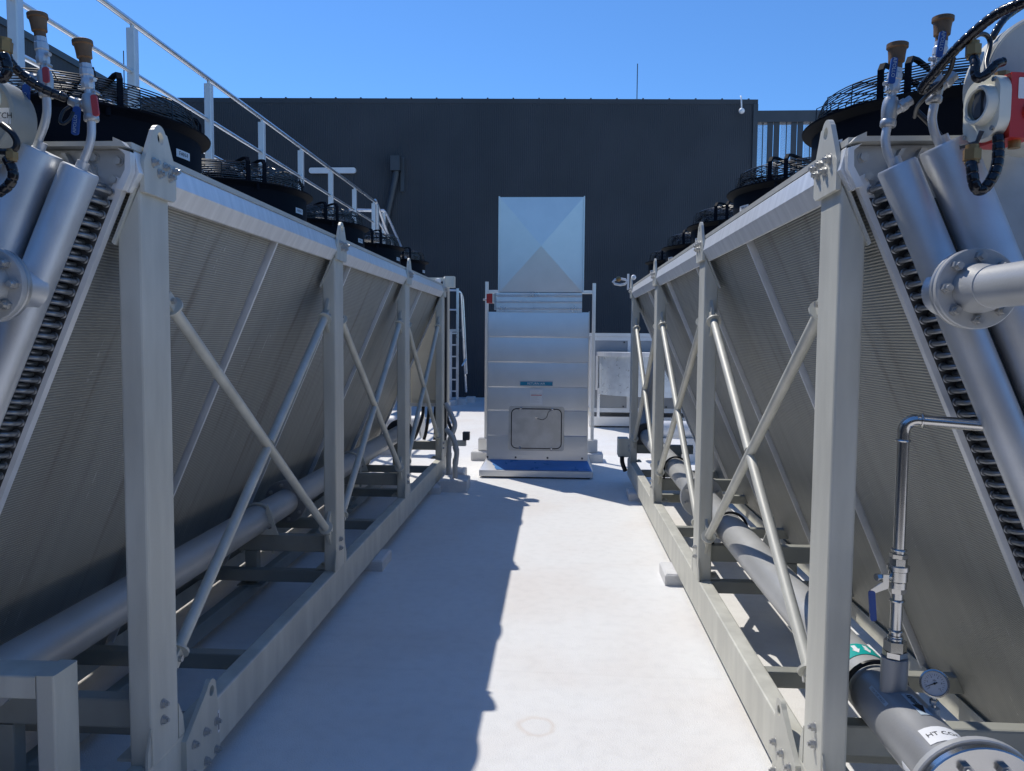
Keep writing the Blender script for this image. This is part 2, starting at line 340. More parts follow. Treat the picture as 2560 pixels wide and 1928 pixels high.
def text(s, size, c, right, up, m, parent, name='lettering', off=.0012, bend=None):
    cu = bpy.data.curves.new('t', 'FONT'); cu.body = s; cu.size = size; cu.align_x = 'CENTER'; cu.align_y = 'CENTER'; cu.resolution_u = 2
    t = bpy.data.objects.new('t', cu); COL.objects.link(t)
    dg = bpy.context.evaluated_depsgraph_get(); me = bpy.data.meshes.new_from_object(t.evaluated_get(dg)); bpy.data.objects.remove(t)
    right, up = V(right).normalized(), V(up).normalized(); nrm = right.cross(up); w0 = origin(parent)
    for v in me.vertices:
        x, y = v.co.x, v.co.y
        v.co = (bend(x, y) if bend else V(c)+right*x+up*y+nrm*off)-w0
    me.name = name; me.materials.clear(); me.materials.append(M[m]); o = bpy.data.objects.new(name, me); COL.objects.link(o); o.parent = parent
    return o
def at_depth(X, z, Y0, Y1):
    """slide a measured point along its line of sight to another depth"""
    k = Y1/Y0; return V((X*k, Y1, CAM_Z+(z-CAM_Z)*k))
def bolt_mb(d, r=.0125, h=.011, stud=True, T=None):
    mb = MB(); d = V(d)
    mb.cyl((0, 0, 0), d*.003, r*1.35, 16); mb.hexa(d*.003, d, r, h, rot=.3)
    if stud: mb.cyl(d*(.003+h), d*(.003+h+.007), r*.55, 10)
    return mb

# ------------------------------------------------------------------ floor
fl = MB().ext([(-60, -40), (60, -40), (60, 60), (-60, 60)], (0, 0, -.3), (1, 0, 0), (0, 1, 0), (0, 0, .3))
o = ob('roof_floor', fl, 'floor'); o['kind'] = 'structure'

# ------------------------------------------------------------------ dark building round the plant deck
def ribbed(mb, p, d, length, ztop, pitch=.05, depth=.008):
    """vertical mini corrugated sheet along direction d, facing to the left-hand normal"""
    p, d = V(p), V(d); nrm = V((d.y, -d.x, 0)); n = int(length/pitch); pts = []
    for i in range(n):
        for (t, k) in ((0, 0), (.28, 0), (.42, 1), (.86, 1)): pts.append(((i+t)*pitch, k*depth))
    pts.append((n*pitch, 0)); vs = []; fs = []
    for (s, k) in pts:
        q = p+d*s+nrm*k; vs += [V((q.x, q.y, 0)), V((q.x, q.y, ztop(s)))]
    for i in range(len(pts)-1): fs.append([2*i, 2*i+2, 2*i+3, 2*i+1])
    return mb.add(vs, fs)
bw = thing('building_wall', 'tall charcoal ribbed metal wall filling the back of the roof deck', 'wall', (-3, 21, 0))
zt = lambda s: 8.02-.0125*s
ob('cladding', ribbed(MB(), (-11.6, 21, 0), (1, 0, 0), 16.7, zt), 'cladding', bw, smooth=20)
mb = MB()
mb.add([V((-11.7, 20.985, 7.92)), V((-11.7, 21.5, 7.92)), V((-11.7, 21.5, 8.05)), V((-11.7, 20.985, 8.05)), V((5.12, 20.985, 7.72)), V((5.12, 21.5, 7.72)), V((5.12, 21.5, 7.84)), V((5.12, 20.985, 7.84))],
       [[0, 1, 2, 3], [4, 7, 6, 5], [0, 4, 5, 1], [1, 5, 6, 2], [2, 6, 7, 3], [3, 7, 4, 0]])
ob('parapet_capping', mb, 'cladding', bw)
ob('corner_flashing', MB().box(5.0, 5.12, 20.95, 27, 0, 7.715), 'dark', bw)
mb = MB()
for i in range(22): x = -9.4+.68*i; mb.box(x-.02, x+.02, 20.98, 21.05, 8.05-.0125*(x+11.7), 8.075-.0125*(x+11.7))
ob('capping_clips', mb, 'dark', bw)
sw = thing('building_wall', 'charcoal ribbed wall running along the far left behind the handrail', 'wall', (-11.6, 8, 0))
ob('cladding', ribbed(MB(), (-11.6, -6, 0), (0, 1, 0), 26.9, lambda s: 8.1), 'cladding', sw, smooth=20)
ob('parapet_capping', MB().box(-12, -11.55, -6, 20.9, 8.02, 8.17), 'dark', sw)

rear_blocker = thing('building_wall', 'unseen low charcoal ribbed wall added behind the viewer to cut the light', 'wall', (0, -1.7, 0))  # added blocker: dims sky and floor light on faces turned to the camera
ob('cladding', ribbed(MB(), (9, -1.7, 0), (-1, 0, 0), 20, lambda s: 3.0), 'cladding', rear_blocker, smooth=20)
ls = thing('louvre_screen', 'dark louvre screen of upright blades and mesh beside the tall black wall', 'screen', (6.5, 21, 0))
ob('top_rail', MB().box(5.13, 10.4, 21.0, 21.3, 7.27, 7.56), 'dark', ls)
ob('bottom_wall', MB().box(5.13, 10.4, 21.02, 21.28, 0, 3.2), 'cladding', ls)
bl = None
for i in range(9):
    for k in (0, .165):
        x = 5.44+.607*i+k-.04
        if x > 10.2: continue
        if bl is None: bl = ob('blade', MB().box(x, x+.14, 21.05, 21.1, 3.2, 7.27), 'dark', ls, loc=(x, 21.1, 5))
        else: inst(bl, ls, (x, 21.1, 5))
mpanel = None
for i in range(9):
    x = 5.14+.607*i
    if mpanel is None: mpanel = ob('mesh_panel', MB().box(x+.0, x+.26, 21.12, 21.124, 3.2, 7.27), 'mesh', ls, loc=(x, 21.1, 5)); mull = ob('mullion', MB().box(x+.14, x+.155, 21.08, 21.12, 3.2, 7.27), 'dark', ls, loc=(x, 21.1, 5))
    else: inst(mpanel, ls, (x, 21.1, 5)); inst(mull, ls, (x, 21.1, 5))

t = thing('wall_light', 'long white batten light fixed across the black wall', 'wall light', (-6.08, 20.95, 6.06))
mb = MB(); mb.ext(rrect(1.27, .15, .06, 5, -6.08, 6.06), (0, 20.9, 0), (1, 0, 0), (0, 0, 1), (0, .07, 0)); ob('diffuser', mb, 'diffuser', t)
ob('back_tray', MB().box(-6.65, -5.51, 20.97, 21.0, 6.02, 6.1), 'alupale', t)
t = thing('downpipe', 'dark rainwater head with its slanting downpipe on the black wall', 'downpipe', (-4.33, 20.9, 4.5))
mb = MB(); mb.box(-4.47, -4.22, 20.72, 20.98, 6.02, 6.4); ob('rain_head', mb, 'dark', t)
ob('backing_plate', MB().box(-4.24, -4.13, 20.93, 20.98, 5.5, 6.4), 'dark', t)
mb = MB(); mb.tube(smooth_path([(-4.34, 20.85, 6.02), (-4.37, 20.85, 5.8), (-4.6, 20.85, 4.75), (-4.85, 20.85, 3.5), (-4.9, 20.85, 2.0), (-4.9, 20.85, .05)], 4), .085, 14); ob('pipe', mb, 'dark', t)
t = thing('antenna_mast', 'thin upright aerial rod on top of the black wall', 'aerial', (2.0, 21.1, 7.85))
ob('rod', MB().cyl((2.01, 21.1, 7.88), (2.01, 21.1, 8.82), .012, 8), 'dark', t); ob('bracket', MB().box(1.93, 2.09, 21.05, 21.15, 7.83, 7.9), 'alupale', t)
t = thing('antenna_mast', 'faint thin aerial rod seen beside the second handrail post', 'aerial', (-16, 30, 7))
ob('rod', MB().cyl((-16.33, 29, 7), (-16.33, 29, 12.2), .02, 8), 'dark', t)
t = thing('wall_lamp', 'small white ball lamp on a curved stem at the top right of the black wall', 'lamp', (4.67, 20.9, 7.5))
mb = MB(); mb.tube(smooth_path([(4.66, 20.95, 7.92), (4.655, 20.85, 7.85), (4.655, 20.8, 7.7), (4.66, 20.8, 7.56)], 4), .018, 8); ob('stem', mb, 'white', t)
ob('bulb', MB().sphere((4.665, 20.8, 7.5), .075), 'white', t)

# ------------------------------------------------------------------ raised walkway handrail, left
HX = -4.0
hr = thing('handrail', 'long aluminium handrail with square posts along the raised walkway', 'handrail', (HX, 10, 3.5))
ob('top_rail', MB().tube([(HX, 1.5, 4.56), (HX, 17.0, 4.56)], .028, 12), 'alu', hr)
ob('mid_rail', MB().tube([(HX, 1.5, 4.10), (HX, 17.0, 4.10)], .022, 12), 'alu', hr)
ob('knee_rail', MB().tube([(HX-.05, 1.5, 3.74), (HX-.05, 17.0, 3.74)], .022, 12), 'alu', hr)
ps = None
for i in range(8):
    y = 5.66+1.6*i
    if ps is None:
        mb = MB(); mb.rbox(HX-.04, HX+.04, y-.04, y+.04, 3.5, 4.5, 'z', .008); mb.cyl((HX, y, 4.5), (HX, y, 4.55), .018, 8); ps = ob('post', mb, 'alupale', hr, loc=(HX, y, 3.5))
    else: inst(ps, hr, (HX, y, 3.5))
ob('post', MB().rbox(HX-.04, HX+.04, 4.02, 4.10, 3.5, 4.5, 'z', .008), 'alupale', hr)
ub_ = tag(ob('bounce_blocking_plinth', ribbed(MB(), (HX-.02, -1.5, 0), (0, 1, 0), 15.5, lambda s: 3.41).ext([(HX-1.2, 14.0), (HX-.02, 14.0), (HX-.02, 14.05), (HX-1.2, 14.05)], (0, 0, 0), (1, 0, 0), (0, 1, 0), (0, 0, 3.41)), 'cladding', smooth=20), 'unseen charcoal ribbed plinth added under the raised walkway to block bounce light', 'wall')  # unseen plinth added to shade the floor and stop bounce from the left
wk = thing('walkway', 'raised aluminium walkway deck hidden behind the left hand fans', 'walkway', (HX-.6, 10, 3.4))
ob('grating', MB().box(HX-1.1, HX+.06, 1.5, 17.2, 3.42, 3.5), 'alupale', wk)
for y in (3, 8, 13, 17): ob('support_leg', MB().rbox(HX-1.0, HX-.9, y-.05, y+.05, 0, 3.42, 'z'), 'alupale', wk); ob('support_leg', MB().rbox(HX-.2, HX-.1, y-.05, y+.05, 0, 3.42, 'z'), 'alupale', wk)
st = thing('stair_handrail', 'pair of aluminium stair handrails sloping down at the end of the walkway', 'handrail', (HX, 18, 3))
ob('rail', MB().tube(smooth_path([(HX, 17.0, 4.56), (HX+.02, 17.15, 4.5), (HX+.25, 18.3, 3.3), (HX+.4, 19.0, 2.5)], 4), .032, 10), 'alu', st)
ob('rail', MB().tube(smooth_path([(HX-.1, 18.1, 4.55), (HX+.0, 18.3, 4.42), (HX+.28, 19.4, 3.4), (HX+.45, 20.1, 2.6)], 4), .032, 10), 'alu', st)
ob('cross_rail', MB().tube([(HX-.75, 17.6, 4.48), (HX-.02, 17.95, 4.52)], .035, 10), 'alu', st)
ob('post', MB().rbox(HX-.06, HX+.06, 17.02, 17.14, 3.3, 4.5, 'z', .01), 'alupale', st)
ob('post', MB().rbox(HX-.11, HX-.03, 18.1, 18.18, 3.0, 4.5, 'z', .01), 'alupale', st)
ob('landing', MB().box(HX-.9, HX+.3, 17.25, 19.0, 3.2, 3.28), 'alu', st)
ob('brace', MB().tube([(HX+.02, 17.1, 4.2), (HX+.25, 18.2, 3.6)], .02, 8), 'alu', st)
ob('stringer', MB().ext([(17.4, 3.28), (17.7, 3.28), (20.6, .0), (20.3, .0)], (HX+.3, 0, 0), (0, 1, 0), (0, 0, 1), (.05, 0, 0)), 'alupale', st)

# ------------------------------------------------------------------ dry coolers
Y0 = 2.356; BAY = 2.1; PIT = 1.30; VN = -.03
SL = .434                                    # inward run of the coil per metre of fall
cu_ = lambda z: .03+(2.13-z)*SL
def build_cooler(sgn, a, label, side):
    T = lambda p: V((sgn*(a+p[0]), Y0+p[1], p[2]))
    root = thing('dry_cooler', label, 'dry cooler', T((0, 0, 0)))
    B = lambda: MB(T)
    out = V((-sgn, 0, 0))
    # --- base frame
    ob('base_rail', B().rbox(0, .076, -.33, 6.62, .08, .276, 'y', .008), 'paint', root)
    ob('base_rail', B().rbox(.54, .60, -.2, 6.6, .08, .165, 'y', .006), 'paint_shaded', root)
    ob('base_rail', B().rbox(1.82, 1.9, -.33, 6.62, .08, .276, 'y', .008), 'paint', root)
    lowb = None
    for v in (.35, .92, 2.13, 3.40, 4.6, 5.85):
        if lowb is None: lowb = ob('cross_member', B().rbox(.077, 1.819, v-.03, v+.03, .2, .272, 'x', .006), 'paint_shaded', root, loc=T((0, v, .2)))
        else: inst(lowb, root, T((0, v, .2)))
    ub = lg = None
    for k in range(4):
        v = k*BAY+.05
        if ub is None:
            ub = ob('cross_beam', B().rbox(.077, .70, v, v+.06, .37, .47, 'x', .008), 'paint_shaded', root, loc=T((0, v, .4)))
            lg = ob('stub_leg', B().rbox(.50, .575, v, v+.06, .172, .369, 'z').box(.46, .61, v-.04, v+.1, .166, .173), 'paint_shaded', root, loc=T((0, v, .4)))
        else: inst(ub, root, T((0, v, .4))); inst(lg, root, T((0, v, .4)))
    tri = None
    for v in (2.13, 4.33):
        if tri is None:
            mb = B(); A_, B_, C_ = (.36, .475), (.47, .475), (.425, .66); c = ((.36+.47+.425)/3, .53)
            mb.holed([A_, B_, C_], (c[0], .525), .018, (0, v, 0), (1, 0, 0), (0, 0, 1), (0, .008, 0), 12)
            tri = ob('coil_bracket', mb, 'paint', root, loc=T((.4, v, .5)))
        else: inst(tri, root, T((.4, v, .5)))
    # --- columns
    col = None
    hexb = bolt_mb(out, .0125, .011)
    for k in range(4):
        v = k*BAY
        if col is None:
            mb = B(); mb.flat = True
            sec = rrect(.076, .176, .008, 2, .038, .088)
            n = len(sec); top = [2.122-(p[0])*(.172/.076) for p in sec]
            mb.add([V((p[0], p[1], .276)) for p in sec]+[V((p[0], p[1], h)) for p, h in zip(sec, top)],
                   [list(range(n))[::-1], list(range(n, 2*n))]+[[i, (i+1) % n, n+(i+1) % n, n+i] for i in range(n)])
            col = ob('column', mb, 'paint', root, loc=T((0, v, 0)))
            mb = B(); d = V((.172, 0, -.39)).normalized()
            mb.ext([(0, 2.132), (.004, 2.14), (.088, 1.945), (.08, 1.938)], (0, -.012, 0), (1, 0, 0), (0, 0, 1), (0, .2, 0))
            sp = ob('top_plate', mb, 'paint', col)
            mb = B(); ol = [(-.004, 2.10), (-.004, 2.19), (.058, 2.303)]+[(.097+.04*cos(radians(g)), 2.285+.04*sin(radians(g))) for g in range(150, 29, -15)]+[(.143, 2.303), (.198, 2.20), (.196, 2.11), (.18, 2.098)]
            mb.holed(ol, (.1, 2.285), .019, (-.016, 0, 0), (0, 1, 0), (0, 0, 1), (.014, 0, 0))
            lug = ob('lifting_lug', mb, 'paint', col)
            mb = B(); mb.tube([(-.004, .004+.013*i, 2.112+.004*sin(i*2.2)) for i in range(14)], [.007+.0015*sin(i*1.7) for i in range(14)], 8); ob('weld_bead', mb, 'paint', col)
            for ol in ([(-.032, .278), (-.026, .33), (-.001, .40), (-.001, .278)], [(.177, .40), (.205, .345), (.216, .278), (.177, .278)]):
                mb = B(); mb.ext(ol, (0, 0, 0), (0, 1, 0), (0, 0, 1), (.008, 0, 0)); ob('foot_plate', mb, 'paint', col)
            mb = B(); mb.ext([(0, .277), (.03, .277), (.0, .40)], (0, -.009, 0), (1, 0, 0), (0, 0, 1), (0, .008, 0)); ob('foot_plate', mb, 'paint', col)
            mb = B(); mb.box(.077, .13, .02, .15, .276, .286); mb.hexa((.105, .085, .286), (0, 0, 1), .014, .012); ob('foot_cleat', mb, 'paint', col)
            b0 = None
            for (dv, z, uo) in ((.055, 2.2, -.016), (.126, 2.199, -.016), (.185, 2.198, -.016), (.09, 2.172, -.016), (.156, 2.173, -.016), (.07, .45, 0), (.07, .395, 0)):
                if b0 is None: b0 = ob('bolt', MB().add([p+T((uo, dv, z)) for p in hexb.v], hexb.f), 'bolt', col, loc=T((uo, dv, z)))
                else: inst(b0, col, T((uo, dv, z)))
            subs = list(col.children)
        else:
            c = inst(col, root, T((0, v, 0)))
            for s_ in subs:
                q = s_.copy(); COL.objects.link(q); q.parent = c
    # --- foot lugs bolted to the rail
    fo = None
    for v in (0, 6.05):
        if fo is None:
            mb = B(); ol = [(.19, .084), (.19, .255), (.355, .365)]+[(.392+.036*cos(radians(g)), .352+.036*sin(radians(g))) for g in range(140, 9, -13)]+[(.446, .25), (.458, .084)]
            mb.holed(ol, (.392, .345), .019, (-.018, v, 0), (0, 1, 0), (0, 0, 1), (.018, 0, 0))
            fo = ob('foot_lug', mb, 'paint', root, loc=T((0, v, 0))); b0 = None
            for (dv, z) in ((.245, .218), (.335, .218), (.425, .212), (.335, .108), (.42, .106), (.24, .11)):
                if b0 is None: b0 = ob('bolt', MB().add([p+T((-.018, dv, z)) for p in hexb.v], hexb.f), 'bolt', fo, loc=T((-.018, dv, z)))
                else: inst(b0, fo, T((-.018, dv, z)))
    if sgn < 0:
        mb = B(); mb.box(-.0195, -.018, .436, .452, .16, .245); lb = ob('label_plate', mb, 'white', root, label='small white label on the foot lug')
        mb = B(); mb.box(-.0202, -.0195, .440, .446, .17, .2).box(-.0202, -.0195, .440, .443, .21, .235); ob('lettering', mb, 'ink', lb)
    # --- cross braces
    ba = bb = None
    uB = .04; r = .0215
    for k in range(3):
        v = k*BAY+.176
        if ba is None:
            L = BAY-.176
            def brace(z0, z1, parts):
                A_ = V((uB, v+.085, z0)); C_ = V((uB, v+L-.085, z1)); dv = (C_-A_).normalized(); nrm = V((1, 0, 0)).cross(dv)
                mid = (A_+C_)/2
                mb = B()
                for (p, q) in parts(A_, C_, mid, dv): mb.tube([p, q], r, 16)
                b = ob('brace', mb, 'paint', root, loc=T((0, v, 0)))
                for (e, s) in ((A_, -1), (C_, 1)):
                    mb = B(); mb.lathe([(0, 0), (.04, 0), (.04, 1), (0, 1)], e, dv*(.009*s), 20)
                    mb.ext([(-.022, 0), (.022, 0), (.022, .055), (-.022, .055)], e+dv*(.009*s)-V((.018, 0, 0)), nrm, dv*s, V((.008, 0, 0)))
                    mb.ext([(-.022, 0), (.022, 0), (.022, .055), (-.022, .055)], e+dv*(.009*s)+V((.012, 0, 0)), nrm, dv*s, V((.008, 0, 0)))
                    ob('end_fork', mb, 'paint', b)
                for (e, s) in ((A_, -1), (C_, 1)):
                    mb = B(); up = 1 if e.z > 1 else -1
                    g = e+dv*(s*.04); vw = v if s < 0 else v+L
                    mb.ext([(g.y-dv.y*s*.02, g.z-.03*up), (vw, g.z-.10*up), (vw, g.z+.10*up), (g.y+dv.y*s*.01, g.z+.045*up)], (uB-.008, 0, 0), (0, 1, 0), (0, 0, 1), (.016, 0, 0))
                    ob('gusset', mb, 'paint', b)
                    ob('bolt', B().hexa(e+dv*(s*.038)+V((-.03, 0, 0)), (1, 0, 0), .011, .065), 'bolt', b)
                return b
            ba = brace(1.755, .555, lambda A_, C_, m_, d_: [(A_, C_)])
            bb = brace(.555, 1.755, lambda A_, C_, m_, d_: [(A_, m_-d_*.021), (m_+d_*.021, C_)])
        else:
            for s0 in (ba, bb):
                c = inst(s0, root, T((0, v, 0)))
                for s_ in s0.children: q = s_.copy(); COL.objects.link(q); q.parent = c
    # --- fascia and fan deck
    mb = B(); pf = [(.012, 2.225), (.001, 2.214), (-.014, 2.152), (.018, 2.094), (.03, 2.094), (.0, 2.150), (.012, 2.205), (.02, 2.213)]
    mb.ext(pf, (0, VN, 0), (1, 0, 0), (0, 0, 1), (0, 6.52, 0)); ob('fascia', mb, 'fascia', root, smooth=12)
    mb = B(); mb.ext([(.002, 2.221), (.002, 2.24), (1.898, 2.24), (1.898, 2.221)], (0, VN-.01, 0), (1, 0, 0), (0, 0, 1), (0, 6.54, 0)); ob('fan_deck', mb, 'deck', root)
    mb = B(); mb.ext([(1.93, 2.225), (1.912, 2.212), (1.912, 2.152), (1.882, 2.094), (1.87, 2.094), (1.87, 2.21)], (0, VN, 0), (1, 0, 0), (0, 0, 1), (0, 6.52, 0)); ob('fascia', mb, 'fascia', root)
    # --- coils
    sd = T((SL, 0, -1))-T((0, 0, 0)); sd.normalize(); cm = coil_mat(sd)
    cp = None
    zb = .145
    for k in range(5):
        v0 = VN+PIT*k
        if cp is None:
            mb = B(); q = [(cu_(2.12)+.012, 2.12), (cu_(zb)+.012, zb), (cu_(zb)+.12, zb+.05), (cu_(2.12)+.12, 2.17)]
            mb.ext(q, (0, v0+.012, 0), (1, 0, 0), (0, 0, 1), (0, PIT-.046, 0)); cp = ob('coil_panel', mb, cm, root, loc=T((0, v0, 1)))
        else: inst(cp, root, T((0, v0, 1)))
    dv = None
    for k in range(1, 5):
        v0 = VN+PIT*k
        if dv is None:
            mb = B(); q = [(cu_(2.10)-.014, 2.10), (cu_(zb-.03)-.014, zb-.03), (cu_(zb-.03)+.1, zb), (cu_(2.1)+.1, 2.12)]
            mb.ext(q, (0, v0-.011, 0), (1, 0, 0), (0, 0, 1), (0, .016, 0)); dv = ob('divider_strip', mb, 'strip', root, loc=T((0, v0, 1)))
        else: inst(dv, root, T((0, v0, 1)))
    for v0 in (VN-.004, VN+PIT*5-.02):
        mb = B(); q = [(cu_(2.125)-.006, 2.125), (cu_(zb)-.006, zb), (cu_(zb)+.024, zb+.008), (cu_(2.125)+.024, 2.14)]
        mb.ext(q, (0, v0, 0), (1, 0, 0), (0, 0, 1), (0, .026, 0)); ob('end_flange', mb, 'strip', root)
    mb = B(); q = [(cu_(zb)-.03, zb-.055), (cu_(zb)-.012, zb+.02), (cu_(zb)+.03, zb-.005), (cu_(zb)+.03, zb-.055)]
    mb.ext(q, (0, VN, 0), (1, 0, 0), (0, 0, 1), (0, 6.52, 0)); ob('bottom_channel', mb, 'paint', root)
    mb = B(); mx = 1.9
    mb.ext([(mx-cu_(2.12), 2.12), (mx-cu_(zb), zb), (mx-cu_(zb)-.1, zb+.04), (mx-cu_(2.12)-.1, 2.17)], (0, VN+.01, 0), (1, 0, 0), (0, 0, 1), (0, 6.48, 0)); ob('coil_panel', mb, cm, root)
    # --- near end: end plate, tube sheet, cap
    mb = B(); mb.ext([(.0, 2.219), (1.90, 2.219), (mx-.03, 2.13), (mx-cu_(.2), .2), (cu_(.2), .2), (.035, 2.12), (.02, 2.15)], (0, VN-.0, 0), (1, 0, 0), (0, 0, 1), (0, .008, 0)); ob('end_plate', mb, 'steel', root)
    mb = B(); mb.ext([(.0, 2.219), (1.90, 2.219), (mx-.03, 2.13), (mx-cu_(.2), .2), (cu_(.2), .2), (.035, 2.12), (.02, 2.15)], (0, 6.47, 0), (1, 0, 0), (0, 0, 1), (0, .008, 0)); ob('end_plate', mb, 'steel', root)
    mb = B(); mb.ext([(cu_(2.07)+.012, 2.07), (cu_(.2)+.012, .2), (cu_(.2)+.30, .2), (cu_(2.07)+.30, 2.07)], (0, VN-.006, 0), (1, 0, 0), (0, 0, 1), (0, .005, 0)); ob('tube_sheet', mb, 'sheet_dark', root)
    mb = B(); mb.ext([(.035, 2.219), (-.004, 2.207), (-.004, 2.15), (.022, 2.095), (.044, 2.10), (.014, 2.155), (.012, 2.2)], (0, VN-.03, 0), (1, 0, 0), (0, 0, 1), (0, .028, 0)); ob('fascia_end_cap', mb, 'fascia', root)
    mb = B(); mb.box(.04, 1.86, VN-.045, VN-.009, 2.221, 2.235); mb.ext([(.04, 2.221), (.04, 2.247), (.014, 2.235), (.0, 2.22)], (0, VN-.045, 0), (1, 0, 0), (0, 0, 1), (0, .03, 0)); ob('deck_lip', mb, 'deck', root)
    b0 = None; hy = bolt_mb((0, -1, 0), .013, .008, False)
    for (u, z) in ((.05, 2.186), (.065, 2.13), (.125, 2.196), (.132, 2.163), (.215, 2.196), (.08, 2.10)):
        if b0 is None: b0 = ob('bolt', MB().add([p+T((u, VN, z)) for p in hy.v], hy.f), 'bolt', root, loc=T((u, VN, z)))
        else: inst(b0, root, T((u, VN, z)))
    for u in (.11, .165): ob('bracket', B().ext([(0, 0), (.012, 0), (.045, .065), (.033, .065)], (u, VN-.03, 2.14), (1, 0, 0), (0, 0, 1), (0, .028, 0)), 'steel', root)
    # --- headers and their feed tubes
    z0 = .62
    h1a, h1b = V((.093, VN-.12, 2.138)), V((.093+(2.138-z0)*.445, VN-.12, z0))
    h2a, h2b = V((.217, VN-.12, 2.195)), V((.217+(2.195-z0)*.445, VN-.12, z0))
    hd = []
    for (p, q, rad) in ((h1a, h1b, .052), (h2a, h2b, .066)):
        d = (q-p).normalized(); mb = B(); mb.lathe([(0, 0), (rad-.004, 0), (rad, .004), (rad, 1), (0, 1)], p, q-p, 36)
        h_ = ob('header_pipe', mb, 'header_st' if (sgn > 0 and rad < .06) else 'header', root); hd.append(h_)
        mb = B(); mb.lathe([(0, 0), (.017, 0), (.017, 1), (0, 1)], p-d*.022, d*.024, 16); ob('vent_socket', mb, 'header', h_)
    fb = rb = None
    for i in range(38):
        z = 2.092-.0336*i; u = cu_(z)+.026
        if fb is None:
            mb = B(); mb.tube(smooth_path([(u, VN-.004, z), (u, VN-.03, z), (u+.008, VN-.05, z+.002), (u+.028, VN-.062, z+.005), (u+.085, VN-.075, z+.008)], 4), .0082, 12)
            mb.ring((u, VN-.008, z), (0, 1, 0), .0105, .003, 14, 6); fb = ob('feed_tube', mb, 'tube', root, loc=T((u, VN, z)))
            mb = B(); z2 = z+.017; u2 = cu_(z2)+.052
            mb.tube(smooth_path([(u2, VN-.004, z2), (u2, VN-.028, z2), (u2+.012, VN-.04, z2+.004), (u2+.03, VN-.028, z2+.01), (u2+.03, VN-.004, z2+.01)], 4), .0082, 10)
            rb = ob('return_bend', mb, 'tube', root, loc=T((u2, VN, z2)))
        else:
            inst(fb, root, T((u, VN, z))); z2 = z+.017; inst(rb, root, T((cu_(z2)+.052, VN, z2)))
    # --- fans
    FR = .45; ZD = 2.24; ZR = 2.415
    fan = None
    names = ['FAN-9', 'FAN-7', 'FAN-5', 'FAN-3', 'FAN-1'] if sgn < 0 else ['FAN-10', 'FAN-8', 'FAN-6', 'FAN-4', 'FAN-2']
    for row, uc in ((0, .552), (1, 1.36)):
        for k in range(5):
            c = T((uc, 2.9-Y0+PIT*k, ZD))
            if fan is None:
                mb = MB(); mb.lathe([(FR-.008, 0), (FR, 0), (FR, .16), (FR+.012, .172), (FR+.034, .180), (FR+.036, .186), (FR+.01, .186), (FR-.02, .176), (FR-.03, .15), (FR-.03, 0), (FR-.008, 0)], c, (0, 0, 1), 72)
                fan = ob('fan', mb, 'black', root, loc=c)
                cg = c+V((0, 0, .19)); mb = MB()
                for i in range(9): rr = FR-.012-.0003*i*i; mb.ring(cg+V((0, 0, .005+.0098*i)), (0, 0, 1), rr, .0019, 80, 5)
                n_ = 14
                for i in range(n_): mb.ring(cg+V((0, 0, .093)), (0, 0, 1), .44-.026*(i+1), .0022, 64, 4)
                ob('wire_guard', mb, 'wire', fan)
                mb = MB()
                for i in range(20):
                    g = 2*pi*(i+.35)/20; d = V((cos(g), sin(g), 0))
                    mb.tube([cg+d*(FR-.008), cg+d*(FR-.012)+V((0, 0, .08)), cg+d*(FR-.05)+V((0, 0, .095)), cg+d*.1+V((0, 0, .095))], .002, 5)
                ob('guard_spokes', mb, 'wire', fan)
                for gd in (45, 135, 225, 315):
                    mb = MB()
                    for off in (-.042, .042):
                        g = radians(gd); d = V((cos(g), sin(g), 0)); s_ = V((-sin(g), cos(g), 0))
                        o_ = cg+s_*off-s_*.009
                        mb.ext([(FR+.012, -.018), (FR+.012, .092), (FR-.005, .116), (FR-.05, .121), (.12, .106), (.12, .1), (FR-.06, .112), (FR-.014, .107), (FR+.002, .088), (FR+.002, -.018)], o_, d, (0, 0, 1), s_*.018)
                    mb.cyl(cg+d*(FR+.02)+V((0, 0, -.04)), cg+d*(FR+.02)+V((0, 0, -.012)), .009, 8)
                    ob('guard_bracket', mb, 'black', fan)
                mb = MB(); mb.cyl(cg+V((0, 0, -.12)), cg+V((0, 0, .09)), .11, 28)
                for i in range(6):
                    g = 2*pi*i/6+.3; d = V((cos(g), sin(g), 0)); s_ = V((-sin(g), cos(g), 0))
                    mb.ext([(.10, -.06), (.25, -.1), (.40, -.09), (.415, .06), (.25, .07), (.10, .05)], cg+V((0, 0, -.06)), d, s_+V((0, 0, .45)), (0, 0, .006))
                ob('rotor', mb, 'black', fan)
                subs = list(fan.children); f_o = fan
            else:
                f_o = inst(fan, root, c)
                for s_ in subs: q = s_.copy(); COL.objects.link(q); q.parent = f_o
            if row == 0:
                # name plate curved on the shroud, facing aisle and a little toward the viewer
                g0 = radians(8 if sgn < 0 else 188-40); rr = FR+.0015
                if sgn < 0: g0 = radians(-6)
                else: g0 = radians(196)
                wv = .085; zc_ = c.z+.085; hh = .028
                mb = MB(); n_ = 6; vs = []; fs = []
                for i in range(n_+1):
                    g = g0+(i/n_-.5)*wv/rr; e = V((cos(g), sin(g), 0))
                    for (q_, z_) in ((rr, zc_-hh/2), (rr+.001, zc_-hh/2), (rr+.001, zc_+hh/2), (rr, zc_+hh/2)): vs.append(V((c.x, c.y, z_))+e*q_)
                for i in range(n_):
                    for j in range(4): fs.append([4*i+j, 4*i+(j+1) % 4, 4*i+4+(j+1) % 4, 4*i+4+j])
                fs += [[0, 1, 2, 3], [4*n_+3, 4*n_+2, 4*n_+1, 4*n_]]
                mb.add(vs, fs); pl = ob('name_plate', mb, 'white', f_o)
                cc = V((c.x, c.y, zc_))
